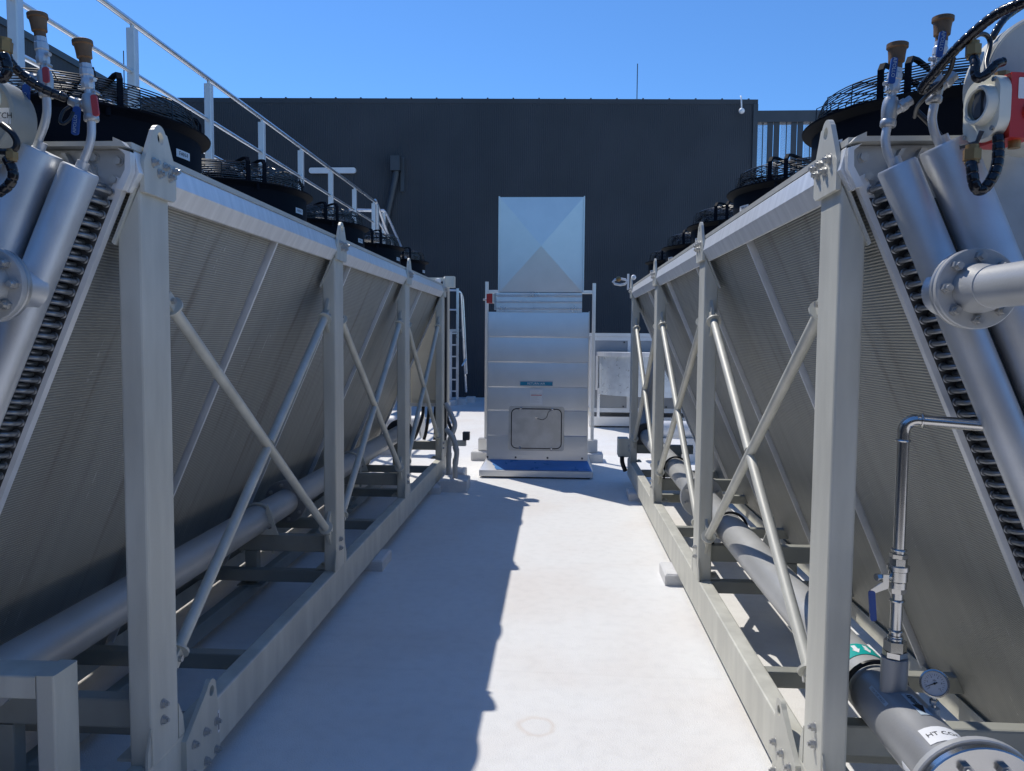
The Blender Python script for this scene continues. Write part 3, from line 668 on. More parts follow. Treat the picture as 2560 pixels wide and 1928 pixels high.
                text(names[k], .021, cc, (0, 1, 0), (0, 0, 1), 'ink', f_o, bend=lambda x, y: cc+V((cos(g0+x/rr), sin(g0+x/rr), 0))*(rr+.002)+V((0, 0, y)))
    return root, T
dl, TL = build_cooler(-1, 1.284, 'long grey finned dry cooler with V shaped coils on the shaded left of the aisle', 'L')
dr, TR = build_cooler(1, .819, 'long grey finned dry cooler with sunlit frame on the right of the aisle', 'R')

# ------------------------------------------------------------------ coolant pipes resting on the cross beams
def flange_mb(mb, c, ax, R, th, n=36):
    c = V(c); ax = V(ax).normalized(); mb.lathe([(0, 0), (R-.003, 0), (R, .003), (R, th-.003), (R-.003, th), (0, th)], c, ax, n); return mb
def flange_bolts(name, c, ax, R, n, parent, r=.014, m='bolt', ph=0):
    e1, e2, d = frame_of(ax); c = V(c); first = None
    for i in range(n):
        g = 2*pi*i/n+ph; p = c+e1*(R*cos(g))+e2*(R*sin(g))
        if first is None:
            mb = MB(); mb.hexa(p, d, r, .014, rot=.2); mb.cyl(p+d*.014, p+d*.026, r*.6, 10); first = ob(name, mb, m, parent, loc=p)
        else: inst(first, parent, p)
def ubolt(parent, cx, cz, y, R, base, m='cable'):
    mb = MB(); mb.tube([(cx-R, y, base)]+[(cx+R*cos(radians(g)), y, cz+R*sin(radians(g))) for g in range(180, -1, -12)]+[(cx+R, y, base)], .008, 8); return ob('u_bolt', mb, m, parent)
PX, PZ, PR = 1.012, .56, .0845
rp = thing('coolant_pipe', 'grey coolant pipe lying along the beams under the right hand coils', 'pipe', (PX, 2, PZ))
mb = MB(); mb.tube([(PX, 2.42, PZ), (PX, 8.75, PZ)], PR, 36); ob('pipe_run', mb, 'greypipe', rp)
mb = MB(); mb.tube([(PX, 1.87, PZ), (PX, 2.425, PZ)], PR+.0015, 36); ob('pipe_end', mb, 'darkpipe', rp)
mb = MB(); mb.tube(smooth_path([(PX, 8.75, PZ), (PX, 8.95, PZ+.03), (PX+.04, 9.12, PZ+.22), (PX+.08, 9.16, PZ+.6), (PX+.25, 9.2, PZ+.85), (PX+.7, 9.25, PZ+.9)], 6), PR, 24); ob('elbow', mb, 'darkpipe', rp)
mb = MB(); flange_mb(mb, (PX, 8.72, PZ), (0, 1, 0), .15, .03); flange_mb(mb, (PX, 8.755, PZ), (0, 1, 0), .15, .03); ob('flange', mb, 'dark', rp)
f = ob('flange', flange_mb(MB(), (PX, 5.42, PZ), (0, 1, 0), .145, .022), 'greypipe', rp); flange_bolts('bolt', (PX, 5.42, PZ), (0, -1, 0), .118, 8, f, .013, ph=.35)
ob('flange', flange_mb(MB(), (PX, 5.446, PZ), (0, 1, 0), .145, .022), 'greypipe', rp)
for y in (2.45, 4.53, 6.62): ubolt(rp, PX, PZ, y, PR+.012, .42)
f = ob('flange', flange_mb(MB(), (PX, 1.855, PZ), (0, 1, 0), .160, .022, 48), 'greypipe', rp)
ob('gasket', flange_mb(MB(), (PX, 1.849, PZ), (0, 1, 0), .150, .006, 48), 'gasket', rp)
f2 = ob('end_flange', flange_mb(MB(), (PX, 1.827, PZ), (0, 1, 0), .155, .022, 48), 'chrome', rp); flange_bolts('bolt', (PX, 1.827, PZ), (0, -1, 0), 0.112, 8, f2, .0155, ph=.42)
mb = MB(); mb.lathe([(0, 0), (.062, 0), (.058, 1), (0, 1)], (PX, 1.827, PZ), (0, -.05, 0), 28); ob('end_boss', mb, 'chrome', f2)
def on_pipe(g, y, rr): return V((PX+rr*cos(g), y, PZ+rr*sin(g)))
def pipe_patch(name, g0, g1, y0, y1, m, parent, lift=.0025, n=8):
    vs = []; fs = []
    for i in range(n+1):
        g = g0+(g1-g0)*i/n
        for (q, y) in ((PR+lift, y0), (PR+lift+.0007, y0), (PR+lift+.0007, y1), (PR+lift, y1)): vs.append(on_pipe(g, y, q))
    for i in range(n):
        for j in range(4): fs.append([4*i+j, 4*i+(j+1) % 4, 4*i+4+(j+1) % 4, 4*i+4+j])
    fs += [[0, 1, 2, 3], [4*n+3, 4*n+2, 4*n+1, 4*n]]
    return ob(name, MB().add(vs, fs), m, parent)
ob('flow_tape', MB().lathe([(PR+.0005, 0), (PR+.0022, 0), (PR+.0022, 1), (PR+.0005, 1), (PR+.0005, 0)], (PX, 2.535, PZ), (0, .085, 0), 48), 'teal', rp, label='teal tape with white arrows')
for i in range(7):
    g = radians(150-24*i); vs = []
    for (dy, dg) in ((.07, -.09), (.04, -.09), (.04, -.17), (.012, 0), (.04, .17), (.04, .09), (.07, .09)): vs.append(on_pipe(g+dg*.85, 2.535+dy, PR+.0032))
    ob('tape_arrow', MB().add(vs, [list(range(7))]), 'white', rp)
lb = pipe_patch('label_plate', radians(124), radians(28), 1.99, 2.062, 'white', rp)
text('HT COOLER', .024, (PX, 1.955, PZ), (1, 0, 0), (0, 1, 0), 'ink', lb, bend=lambda x, y: on_pipe(radians(76)-x/PR*.95, 2.026+y, PR+.004))
lb = pipe_patch('label_plate', radians(98), radians(76), 2.125, 2.25, 'pale', rp)
vs = [on_pipe(radians(88)+dg, y, PR+.0042) for (y, dg) in ((2.242, -.09), (2.182, -.09), (2.182, -.17), (2.132, 0), (2.182, .17), (2.182, .09), (2.242, .09))]
ob('arrow', MB().add(vs, [list(range(7))]), 'ink', rp)
text('OUTLET', .022, (0, 0, 0), (1, 0, 0), (0, 1, 0), 'pale', lb, bend=lambda x, y: on_pipe(radians(88)+y/PR, 2.21-x*.75, PR+.005))
lb = pipe_patch('label_plate', radians(138), radians(130), 2.225, 2.345, 'pale', rp)
text('LOW LEVEL SWITCH', .0098, (0, 0, 0), (1, 0, 0), (0, 1, 0), 'ink', lb, bend=lambda x, y: on_pipe(radians(134)+y/PR, 2.285-x, PR+.004))
pipe_patch('label_plate', radians(200), radians(186), 2.0, 2.06, 'white', rp)
# boss carrying the riser
RX, RY = 1.0, 2.3
ob('boss', MB().lathe([(0, 0), (.037, 0), (.037, 1), (0, 1)], (RX, RY, PZ), (0, 0, .175), 28), 'darkpipe', rp)

lp = thing('coolant_pipe', 'grey coolant pipe lying along the beams under the left hand coils', 'pipe', (-1.79, 2.3, .557))
LX, LZ = -1.79, .557
ob('pipe_run', MB().tube([(LX, 2.30, LZ), (LX, 8.9, LZ)], .0845, 36), 'greypipe', lp)
f = ob('flange', flange_mb(MB(), (LX, 5.02, LZ), (0, 1, 0), .142, .022), 'darkpipe', lp); flange_bolts('bolt', (LX, 5.02, LZ), (0, -1, 0), .115, 8, f, .013, ph=.2)
ob('flange', flange_mb(MB(), (LX, 5.046, LZ), (0, 1, 0), .142, .022), 'darkpipe', lp)
for y in (4.53, 6.62): ubolt(lp, LX, LZ, y, .095, .35, 'paint')
mb = MB(); flange_mb(mb, (LX, 8.75, LZ), (0, 1, 0), .15, .03); flange_mb(mb, (LX, 8.79, LZ), (0, 1, 0), .15, .03); ob('flange', mb, 'dark', lp)

# ------------------------------------------------------------------ stainless riser with ball valve
rs = thing('drain_riser', 'shiny stainless riser pipe with blue lever valve standing on the right pipe', 'pipe', (RX, RY, .735))
mb = MB(); rr = .0165
mb.tube([(RX, RY, .79), (RX, RY, .93)], rr, 20); mb.tube([(RX, RY, 1.02), (RX, RY, 1.40)], rr, 20)
ob('pipe_run', mb, 'chrome', rs)
E1 = V((RX, RY, 1.40)); dirx = V((.92, -.39, 0)).normalized()
pth = [E1]+[E1+V((0, 0, .036*sin(radians(g))))+dirx*(.036*(1-cos(radians(g)))) for g in range(15, 91, 15)]
far = pth[-1]+dirx*.20
ob('elbow', MB().tube(pth, .0178, 20), 'chrome', rs)
ob('pipe_run', MB().tube([pth[-1], far+V((0, 0, -.008))], rr, 20), 'chrome', rs)
bend = [far+V((0, 0, -.008))]; d2 = V((.99, .12, 0))
for g in range(1, 7):
    t = g/6; dd = (dirx*(1-t)+d2*t).normalized(); bend.append(bend[-1]+dd*.016)
ob('elbow', MB().tube(bend, .0185, 20), 'chrome', rs)
ob('pipe_run', MB().tube([bend[-1], bend[-1]+d2*.5], rr, 20), 'chrome', rs)
for (c, d) in (((RX, RY, .795), (0, 0, 1)), ((RX, RY, .815), (0, 0, 1)), ((RX, RY, .905), (0, 0, 1)), ((RX, RY, 1.055), (0, 0, 1)), ((RX, RY, 1.375), (0, 0, 1))): ob('press_collar', MB().ring(c, d, .0185, .0035, 28, 8), 'chrome', rs)
for (c, d) in ((pth[-1]+dirx*.012, dirx), (far+V((0, 0, -.008)), dirx), (far-dirx*.012+V((0, 0, -.008)), dirx), (bend[-1], d2), (bend[-1]+d2*.014, d2)): ob('press_collar', MB().ring(c, d, .0185, .0035, 28, 8), 'chrome', rs)
mb = MB(); mb.hexa((RX, RY, .738), (0, 0, 1), .034, .016); mb.hexa((RX, RY, .755), (0, 0, 1), .032, .03, rot=.3); mb.cyl((RX, RY, .78), (RX, RY, .80), .021, 20); ob('hex_nipple', mb, 'chrome', rs)
mb = MB(); mb.hexa((RX, RY, .928), (0, 0, 1), .024, .014); mb.lathe([(0, 0), (.024, 0), (.024, .018), (.027, .022), (.027, .05), (.031, .053), (.031, .066), (.024, .068), (0, .068)], (RX, RY, .942), (0, 0, 1), 24); mb.hexa((RX, RY, 1.009), (0, 0, 1), .025, .022, rot=.4); mb.hexa((RX, RY, 1.031), (0, 0, 1), .025, .012); mb.cyl((RX, RY, .975), (RX-.062, RY-.02, .978), .009, 12); mb.hexa((RX-.058, RY-.019, .978), (-.95, -.3, 0), .011, .014); vb = ob('ball_valve', mb, 'chrome', rs)
mb = MB(); mb.ext([(-.008, .01), (.008, .01), (.008, -.03), (-.028, -.045), (-.028, -.125), (-.042, -.125), (-.042, -.035), (-.008, -.012)], (RX-.045, RY-.024, .978), (1, 0, 0), (0, 0, 1), (0, -.004, 0)); ob('lever', mb, 'chrome', vb)
mb = MB(); mb.ext(rrect(.018, .088, .006, 3), (RX-.080, RY-.022, .895), (1, .1, .07), (-.09, 0, 1), (0, -.009, 0)); ob('lever_grip', mb, 'blue', vb)

# pressure gauge
GC = V((1.083, 2.2, .684)); gx = V((-.28, -.92, .26)).normalized()
gg = thing('pressure_gauge', 'round steel pressure gauge standing on the right pipe near its end', 'gauge', (1.07, 2.16, .64))
GB = V((1.055, 2.17, .612))
GC = V((GB.x+.004, GB.y+.015, GB.z+.098)); gx = V((-.30, -.90, .30)).normalized()
mb = MB(); mb.lathe([(0, -.026), (.03, -.024), (.034, -.018), (.034, .008), (.038, .010), (.038, .016), (.034, .017), (.033, .012), (0, .012)], GC, gx, 36); ob('case', mb, 'chrome', gg)
dd = ob('dial', MB().lathe([(0, .0125), (.0325, .0125), (.0325, .0132), (0, .0132)], GC, gx, 36), 'glass', gg)
ge1 = V((0, 0, 1)).cross(gx).normalized(); ge2 = gx.cross(ge1)
mb = MB()
for i in range(21):
    g = radians(225-270*i/20); e = ge1*cos(g)+ge2*sin(g); s_ = gx.cross(e); l = .006 if i % 2 == 0 else .0035
    p = GC+gx*.0136+e*.026
    mb.add([p-s_*.0004, p+s_*.0004, p-e*l+s_*.0004, p-e*l-s_*.0004], [[0, 1, 2, 3]])
ob('dial_marks', mb, 'ink', gg)
for i, s_ in enumerate(('0', '2', '4', '6', '8', '10')): g = radians(225-54*i); text(s_, .0065, GC+gx*.0135+(ge1*cos(g)+ge2*sin(g))*.0175, ge1, ge2, 'ink', gg, off=.0004)
text('kPa', .006, GC+gx*.0135+ge2*.008, ge1, ge2, 'ink', gg, off=.0004)
g = radians(208); e = ge1*cos(g)+ge2*sin(g); s_ = gx.cross(e); p = GC+gx*.0146
ob('needle', MB().add([p-e*.008-s_*.0016, p-e*.008+s_*.0016, p+e*.025+s_*.0005, p+e*.025-s_*.0005], [[0, 1, 2, 3]]).lathe([(0, 0), (.003, 0), (.003, .001), (0, .001)], p, gx, 12), 'ink', gg)
mb = MB(); mb.cyl(GB+V((0, 0, .02)), GC-ge2*.03, .006, 12); mb.hexa(GB+V((0, 0, .045)), (0, 0, 1), .012, .012); ob('stem', mb, 'chrome', gg)
mb = MB(); mb.cyl(GB-V((0, 0, .02)), GB+V((0, 0, .034)), .0145, 18); ob('socket', mb, 'greypipe', gg)

# ------------------------------------------------------------------ flanged inlets bolted to the front headers
def inlet(sgn, X, label):
    t = thing('inlet_pipe', label, 'pipe', (X, 2.0, 1.795))
    ax = V((0, -1, 0)); c = V((X, 2.06, 1.795)); yh = Y0+VN-.12
    mb = MB(); mb.lathe([(0, 0), (.066, 0), (.052, .35), (.05, 1), (0, 1)], (X, yh-.02, 1.795), (0, 2.07-(yh-.02), 0), 32); ob('branch_cone', mb, 'header', t)
    ob('flange', flange_mb(MB(), (X, 2.05, 1.795), (0, 1, 0), .101, .018, 48), 'steel', t)
    ob('gasket', flange_mb(MB(), (X, 2.046, 1.795), (0, 1, 0), .094, .004, 48), 'gasket', t)
    f = ob('flange', flange_mb(MB(), (X, 2.026, 1.795), (0, 1, 0), .102, .02, 48), 'greypipe', t)
    flange_bolts('bolt', (X, 2.026, 1.795), ax, .079, 8, f, .0135, ph=.0)
    mb = MB(); mb.lathe([(.064, 0), (.06, .03), (.0505, .06), (.0505, .6), (0, .6)], (X, 2.027, 1.795), ax, 32); ob('pipe_run', mb, 'greypipe', t)
    mb = MB(); mb.ring((X, 1.955, 1.795), ax, .0505, .003, 32, 6); ob('weld_bead', mb, 'greypipe', t)
    return t
inlet(1, 1.048, 'painted grey inlet pipe with bolted round flange on the right hand headers')
inlet(-1, -1.535, 'painted grey inlet pipe whose bolted flange is cut by the left edge of the photo')

# ------------------------------------------------------------------ air vent valves on the header tops
def vent(label, path, yv, body, neck, cap, bx, nx, cx, handles, branch, sgn, group):
    t = thing('air_vent_valve', label, 'valve', (path[0][0], yv, path[0][1]), group)
    P = [V((x, yv, z)) for x, z in path]
    ob('vent_pipe', MB().tube(smooth_path(P, 6), .0115, 16), 'header', t)
    zb_, zt_ = body; c = V((bx, yv, zb_)); tp = V((bx+(nx-bx)*.4, yv, zt_)); ax = tp-c; h = ax.length
    mb = MB(); mb.lathe([(0, 0), (.0185, 0), (.0205, .05), (.0205, .2), (.0185, .25), (.020, .4), (.0215, .6), (.0205, .85), (.017, 1), (0, 1)], c, ax, 22)
    bs = c+ax*.45; be = V((branch[0], yv-.01, branch[1])); d = (be-bs)
    mb.lathe([(0, 0), (.014, 0), (.014, .45), (.0165, .5), (.0165, .7), (.013, .74), (.013, 1), (0, 1)], bs, d, 18)
    mb.hexa(bs+d*.62, d, .0175, .008); ob('valve_body', mb, 'steel', t)
    n0 = tp; n1 = V((nx, yv, neck)); ax = n1-n0
    mb = MB(); mb.lathe([(0, 0), (.0115, 0), (.0115, .16), (.0165, .2), (.0185, .3), (.0185, .42), (.0165, .46), (.0165, .6), (.019, .63), (.019, .82), (.0165, .86), (.0165, 1), (0, 1)], n0, ax, 10)
    mb.cyl(n0+ax*.5, n0+ax*.5+V((.030*(1 if sgn < 0 else -1), -.012, -.004)), .006, 10); ob('ball_valve', mb, 'header', t)
    c0 = n1; c1 = V((cx, yv, cap)); ax = c1-c0
    mb = MB(); mb.lathe([(0, -.06), (.0155, -.06), (.0155, .22), (.0205, .27), (.0215, .55), (.0235, .78), (.0275, .82), (.0275, .98), (.025, 1), (.0, 1)], c0, ax, 22); ob('cap', mb, 'brass', t)
    for (m, x0, z0, x1, z1, w_, txt) in handles:
        p = V((x0, yv-.03, z0)); q = V((x1, yv-.034, z1)); d = q-p; L = d.length; d.normalize(); s_ = d.cross(V((0, 1, 0))).normalized()
        mb = MB(); mb.ext(rrect(w_, L, w_*.35, 4, 0, L/2), p, s_, d, (0, .006, 0)); g_ = ob('lever_grip', mb, m, t)
        mb = MB(); mb.ext([(-w_*.3, -.018), (w_*.3, -.018), (w_*.3, .01), (-w_*.3, .01)], p+V((0, .0015, 0)), s_, d, (0, .003, 0)); mb.cyl(p-d*.012+V((0, -.002, 0)), p-d*.012+V((0, .03, 0)), .005, 8); ob('lever_arm', mb, 'steel', t)
        if txt: text(txt, .0135, p+d*(L*.62)+V((0, -.0002, 0)), -d, -s_ if (-d).cross(-s_).y < 0 else s_, 'pale', g_, off=.0006)
    return t
yv = 2.206; LP = [(-1.376, 2.142), (-1.366, 2.165), (-1.352, 2.197), (-1.343, 2.233), (-1.342, 2.276)]
vent('bronze capped air vent with red and blue levers nearest the left column', LP, yv, (2.272, 2.346), 2.432, 2.498, -1.341, -1.355, -1.363,
     [('blue', -1.366, 2.306, -1.372, 2.226, .021, 'APOLLO'), ('redgrip', -1.317, 2.338, -1.308, 2.278, .018, None)], (-1.398, 2.328), -1, 'air vents on the left headers')
dx, dz = -.131, .068
vent('bronze capped air vent with red and blue levers at the far left of the photo', [(x+dx, z+dz-.004) for x, z in LP], yv, (2.272+dz, 2.346+dz), 2.432+dz+.008, 2.498+dz+.008, -1.341+dx, -1.355+dx, -1.363+dx,
     [('blue', -1.513, 2.369, -1.516, 2.291, .021, 'APOLLO'), ('redgrip', -1.456, 2.416, -1.451, 2.372, .018, None)], (-1.53, 2.40), -1, 'air vents on the left headers')
RP = [(.909, 2.118), (.902, 2.138), (.888, 2.168), (.880, 2.205), (.884, 2.242)]
vent('bronze capped air vent with raised blue lever nearest the right column', RP, yv, (2.239, 2.316), 2.393, 2.459, .885, .901, .903,
     [('blue', .879, 2.345, .884, 2.412, .017, 'APOLLO')], (.940, 2.308), 1, 'air vents on the right headers')
vent('bronze capped air vent with raised blue lever behind the thick black conduit', [(x+.121, z+.056) for x, z in RP], yv, (2.302, 2.372), 2.462, 2.527, 1.003, 1.017, 1.019,
     [('blue', .999, 2.412, 1.006, 2.478, .017, 'APOLLO')], (1.052, 2.372), 1, 'air vents on the right headers')

# ------------------------------------------------------------------ switch boxes, conduits, glands at the near ends
def conduit(label, pts, r=.0125, name='flexible_conduit', rib=True, m='rubber', cat='conduit', glands=()):
    P = smooth_path(pts, 5)
    # resample evenly, then ripple the radius
    L = [0]
    for a_, b_ in zip(P, P[1:]): L.append(L[-1]+(b_-a_).length)
    n = max(8, int(L[-1]/.0022)) if rib else len(P)*2; Q = []; R = []; j = 0
    for i in range(n+1):
        s = L[-1]*i/n
        while j < len(L)-2 and L[j+1] < s: j += 1
        t_ = (s-L[j])/max(1e-9, L[j+1]-L[j]); Q.append(P[j].lerp(P[j+1], t_))
        R.append(r*(1-.13*max(0, cos(2*pi*s/.02))**10) if rib else r)
    o = ob(name, MB().tube(Q, R, 12), m, smooth=60)
    tag(o, label, cat)
    for (p, d, m2, rad, h) in glands:
        mb = MB(); d = V(d).normalized(); mb.hexa(V(p)-d*h/2, d, rad, h, rot=.26); mb.cyl(V(p)+d*h*.45, V(p)+d*h*.8, rad*.8, 16); mb.cyl(V(p)-d*h*.9, V(p)-d*h*.4, rad*.72, 16); ob('gland', mb, m2, o)
    return o
D = at_depth
conduit('thick black ribbed conduit rising to the top right corner of the photo', [D(.872, 2.266, 2, 2.18)+V((.055, 0, .02)), D(.881, 2.276, 2, 2.15), D(.912, 2.318, 2, 2.1), D(.951, 2.364, 2, 2.05), D(1.003, 2.415, 2, 2.0), D(1.055, 2.455, 2, 1.95), D(1.111, 2.479, 2, 1.9), D(1.19, 2.51, 2, 1.85)], .0125)
conduit('short black conduit curling from a brass gland down to the switch top', [(1.007, 2.02, 2.362), (1.004, 2.0, 2.335), (1.002, 1.995, 2.312), (1.008, 1.99, 2.297), (1.026, 1.985, 2.307), (1.045, 1.985, 2.328), (1.064, 1.99, 2.336)], .011, glands=[((1.008, 2.02, 2.374), (0, 0, -1), 'brassnut', .0185, .024)])
conduit('black banded conduit looping in a U below the red and cream switch', [(1.066, 2.0, 2.165), (1.065, 1.995, 2.128), (1.061, 1.99, 2.094), (1.05, 1.985, 2.063), (1.034, 1.985, 2.037), (1.016, 1.985, 2.03), (1.005, 1.985, 2.051), (1.002, 1.99, 2.085), (1.004, 2.0, 2.102)], .0135, glands=[((1.006, 2.0, 2.118), (0, 0, -1), 'brassnut', .021, .026)])
conduit('thin black cable looping behind the brass gland near the thick conduit', [D(.99, 2.39, 2, 2.03), D(1.012, 2.405, 2, 2.06), D(1.03, 2.40, 2, 2.08), D(1.037, 2.38, 2, 2.08), D(1.03, 2.34, 2, 2.06), D(1.034, 2.318, 2, 2.03)], .006, 'cable', False, 'cable', 'cable')
conduit('thin black sensor cable tied below the thick right hand conduit', [D(.953, 2.35, 2, 2.02), D(.945, 2.32, 2, 2.04), D(.925, 2.29, 2, 2.08), D(.895, 2.262, 2, 2.12), D(.872, 2.235, 2, 2.2), D(.866, 2.21, 2, 2.3)], .0055, 'cable', False, 'cable', 'cable')
conduit('black conduit running up beside the grey round cover at top right', [D(1.04, 2.395, 2, 2.1), D(1.06, 2.43, 2, 2.12), D(1.085, 2.455, 2, 2.14), D(1.14, 2.49, 2, 2.16)], .009)
conduit('dark cable lying against the black fan shroud above the right end plate', [D(.869, 2.225, 2, 2.36), D(.905, 2.19, 2, 2.34), D(.94, 2.15, 2, 2.33)], .008, 'cable', False, 'cable', 'cable')
conduit('black ribbed conduit sagging from the left vent to the top left gland', [(-1.40, 2.18, 2.33), (-1.418, 2.15, 2.335), D(-1.434, 2.343, 2.1, 2.12), D(-1.473, 2.372, 2.1, 2.1), D(-1.502, 2.403, 2.1, 2.08), D(-1.515, 2.43, 2.1, 2.06)], .0125, glands=[(D(-1.516, 2.445, 2.1, 2.05), (.1, 0, 1), 'brassnut', .019, .028)])
conduit('black conduit hanging from the bronze gland at the left edge', [D(-1.522, 2.425, 2.1, 2.0), D(-1.512, 2.40, 2.1, 2.0), D(-1.513, 2.375, 2.1, 2.0), D(-1.53, 2.36, 2.1, 2.0), D(-1.56, 2.38, 2.1, 2.0)], .013)
conduit('black cable curving round the left edge below the grey round cover', [D(-1.53, 2.235, 2.1, 2.02), D(-1.505, 2.215, 2.1, 2.0), D(-1.491, 2.19, 2.1, 2.0), D(-1.497, 2.17, 2.1, 2.0), D(-1.52, 2.163, 2.1, 2.0), D(-1.55, 2.165, 2.1, 2.0)], .0085, 'cable', False, 'cable', 'cable')
conduit('black ribbed conduit at the lower left edge under the round cover', [D(-1.522, 2.147, 2.1, 2.0), D(-1.508, 2.12, 2.1, 2.0), D(-1.505, 2.095, 2.1, 2.0), D(-1.52, 2.07, 2.1, 2.0), D(-1.55, 2.05, 2.1, 2.0)], .013, glands=[(D(-1.507, 2.152, 2.1, 2.0), (0, 0, -1), 'brassnut', .016, .018)])
conduit('thin black cable loop hanging beside the left vent', [D(-1.338, 2.283, 2.1, 2.14), D(-1.356, 2.27, 2.1, 2.13), D(-1.366, 2.245, 2.1, 2.12), D(-1.355, 2.237, 2.1, 2.12), D(-1.338, 2.25, 2.1, 2.13), D(-1.328, 2.268, 2.1, 2.14)], .0045, 'cable', False, 'cable', 'cable')

def cover(cx, cz, R, label, pm='paint'):
    t = thing('round_cover', label, 'cover', (cx, 2.12, cz))
    mb = MB(); mb.lathe([(0, 0), (R-.006, 0), (R, .006), (R, .10), (0, .10)], (cx, 2.08, cz), (0, 1, 0), 56); ob('cover_body', mb, pm, t)
    mb = MB(); mb.ring((cx, 2.08, cz), (0, 1, 0), R-.008, .003, 56, 6); ob('rim', mb, pm, t)
    return t
cover(1.235, 2.32, .17, 'large grey rounded cover at the top right behind the red switch')
lc = cover(-1.60, 2.262, .115, 'grey rounded cover with a white label cut by the left edge', 'paint_shaded')  # left cover takes the darkened paint, its shade painted into the colour
mb = MB(); mb.box(-1.555, -1.492, 2.0775, 2.0795, 2.232, 2.275); lb = ob('label_plate', mb, 'white', lc); text('SWITCH', .022, (-1.526, 2.0775, 2.2535), (1, 0, 0), (0, 0, 1), 'ink', lb)

isw = thing('isolator_switch', 'red and cream isolator switch with round clear window beside the right vents', 'switch', (1.05, 2.0, 2.24))
fx = V((-.985, -.17, 0)).normalized(); sx = V((-fx.y, fx.x, 0)); sx = sx if sx.y < 0 else -sx; uz = V((0, 0, 1))
C0 = V((1.072, 2.045, 2.238))
mb = MB(); mb.ext(rrect(.128, .15, .045, 6), C0, sx, uz, fx*.03); ob('cream_front', mb, 'cream', isw)
mb = MB(); mb.lathe([(.036, 0), (.049, 0), (.047, .02), (.044, .025), (.038, .025), (.036, .02)], C0+fx*.029+sx*.012+uz*.006, fx, 40); ob('window_ring', mb, 'cream', isw)
mb = MB(); mb.lathe([(0, 0), (.037, 0), (.037, .008), (0, .016)], C0+fx*.029+sx*.012+uz*.006, fx, 32); ob('window', mb, 'lens', isw)
mb = MB(); mb.ext([(-.012, -.03), (.012, -.03), (.012, .03), (-.012, .03)], C0+fx*.031+sx*.012+uz*.006, sx, uz, fx*.018); ob('knob', mb, 'dark', isw)
mb = MB(); mb.ext([(0, -.082), (.07, -.082), (.10, -.055), (.10, .072), (0, .072)], C0-sx*.062, -fx, uz, sx*.124); ob('red_base', mb, 'red', isw)
mb = MB(); mb.lathe([(0, 0), (.024, 0), (.022, .005), (0, .006)], C0+sx*.062-fx*.055-uz*.02, sx, 24); ob('knockout', mb, 'red', isw)
p = C0+sx*.0625-fx*.032+uz*.035; mb = MB(); mb.ext(rrect(.028, .05, .003), p, -fx, uz, sx*.001); ob('rating_label', mb, 'white', isw)
mb = MB()
for (a_, b_) in ((.048, .058), (.048, -.058), (-.048, -.058)): ob('screw', MB().cyl(C0+sx*a_+uz*b_+fx*.034, C0+sx*a_+uz*b_+fx*.038, .006, 10), 'chrome', isw)
mb = MB(); mb.hexa(C0-sx*.01+uz*.072-fx*.03, uz, .017, .024); ob('gland', mb, 'brassnut', isw)
ob('gland', MB().cyl(C0+sx*.03-uz*.10-fx*.04, C0+sx*.03-uz*.08-fx*.04, .014, 14), 'brassnut', isw)
mb = MB(); mb.tube([C0+sx*.02-uz*.058+fx*.04, C0+sx*.01-uz*.085+fx*.045, C0-sx*.01-uz*.092+fx*.075], .006, 8); ob('padlock_hasp', mb, 'dark', isw)
t = thing('isolator_switch', 'cream isolator switch half cut off by the left edge of the photo', 'switch', (-1.56, 2.0, 2.28))
mb = MB(); c = V((-1.535, 2.02, 2.288)); d = V((.35, -.93, 0)).normalized(); mb.lathe([(0, 0), (.052, 0), (.052, .02), (.046, .026), (.036, .026), (.034, .018), (0, .018)], c, d, 36); ob('cream_front', mb, 'cream', t)
ob('window', MB().lathe([(0, .018), (.034, .0185), (.034, .02), (0, .023)], c, d, 28), 'lens', t)

# ------------------------------------------------------------------ grey support frame, near left corner
sf = thing('support_frame', 'grey box section support frame in the near left corner', 'frame', (-1.46, 2.15, 0))
ob('post', MB().rbox(-1.488, -1.432, 2.10, 2.215, 0, .682, 'z', .006), 'paint', sf)
ob('top_bar', MB().rbox(-2.2, -1.489, 2.102, 2.213, .61, .680, 'x', .006), 'paint', sf)
ob('post', MB().rbox(-2.26, -2.201, 2.10, 2.215, 0, .682, 'z', .006), 'paint', sf)
ob('base_plate', MB().box(-1.53, -1.39, 2.05, 2.26, .0, .012), 'paint', sf)

# ------------------------------------------------------------------ white concrete blocks
def block(x0, x1, y0, y1, h, label, group='concrete blocks under the cooler rails'):
    mb = MB(); c = .012
    mb.add([V(p) for p in ((x0, y0, 0), (x1, y0, 0), (x1, y1, 0), (x0, y1, 0), (x0, y0, h-c), (x1, y0, h-c), (x1, y1, h-c), (x0, y1, h-c), (x0+c, y0+c, h), (x1-c, y0+c, h), (x1-c, y1-c, h), (x0+c, y1-c, h))],
           [[3, 2, 1, 0], [0, 1, 5, 4], [1, 2, 6, 5], [2, 3, 7, 6], [3, 0, 4, 7], [4, 5, 9, 8], [5, 6, 10, 9], [6, 7, 11, 10], [7, 4, 8, 11], [8, 9, 10, 11]])
    return tag(ob('concrete_block', mb, 'concrete'), label, 'block', group)
for (y, s) in ((5.35, 'beside the second column'), (8.05, 'at the far end')):
    block(-1.40, -1.215, y, y+.3, .079, 'white concrete block under the left rail '+s)
    block(.74, .93, y-.15, y+.15, .079, 'white concrete block under the right rail '+s)
block(-1.25, -.945, 8.17, 8.5, .13, 'low concrete block with two grey conduits rising from it', 'concrete blocks under pipes')
block(-1.36, -1.05, 8.75, 9.1, .12, 'concrete block standing behind the low conduit block', 'concrete blocks under pipes')

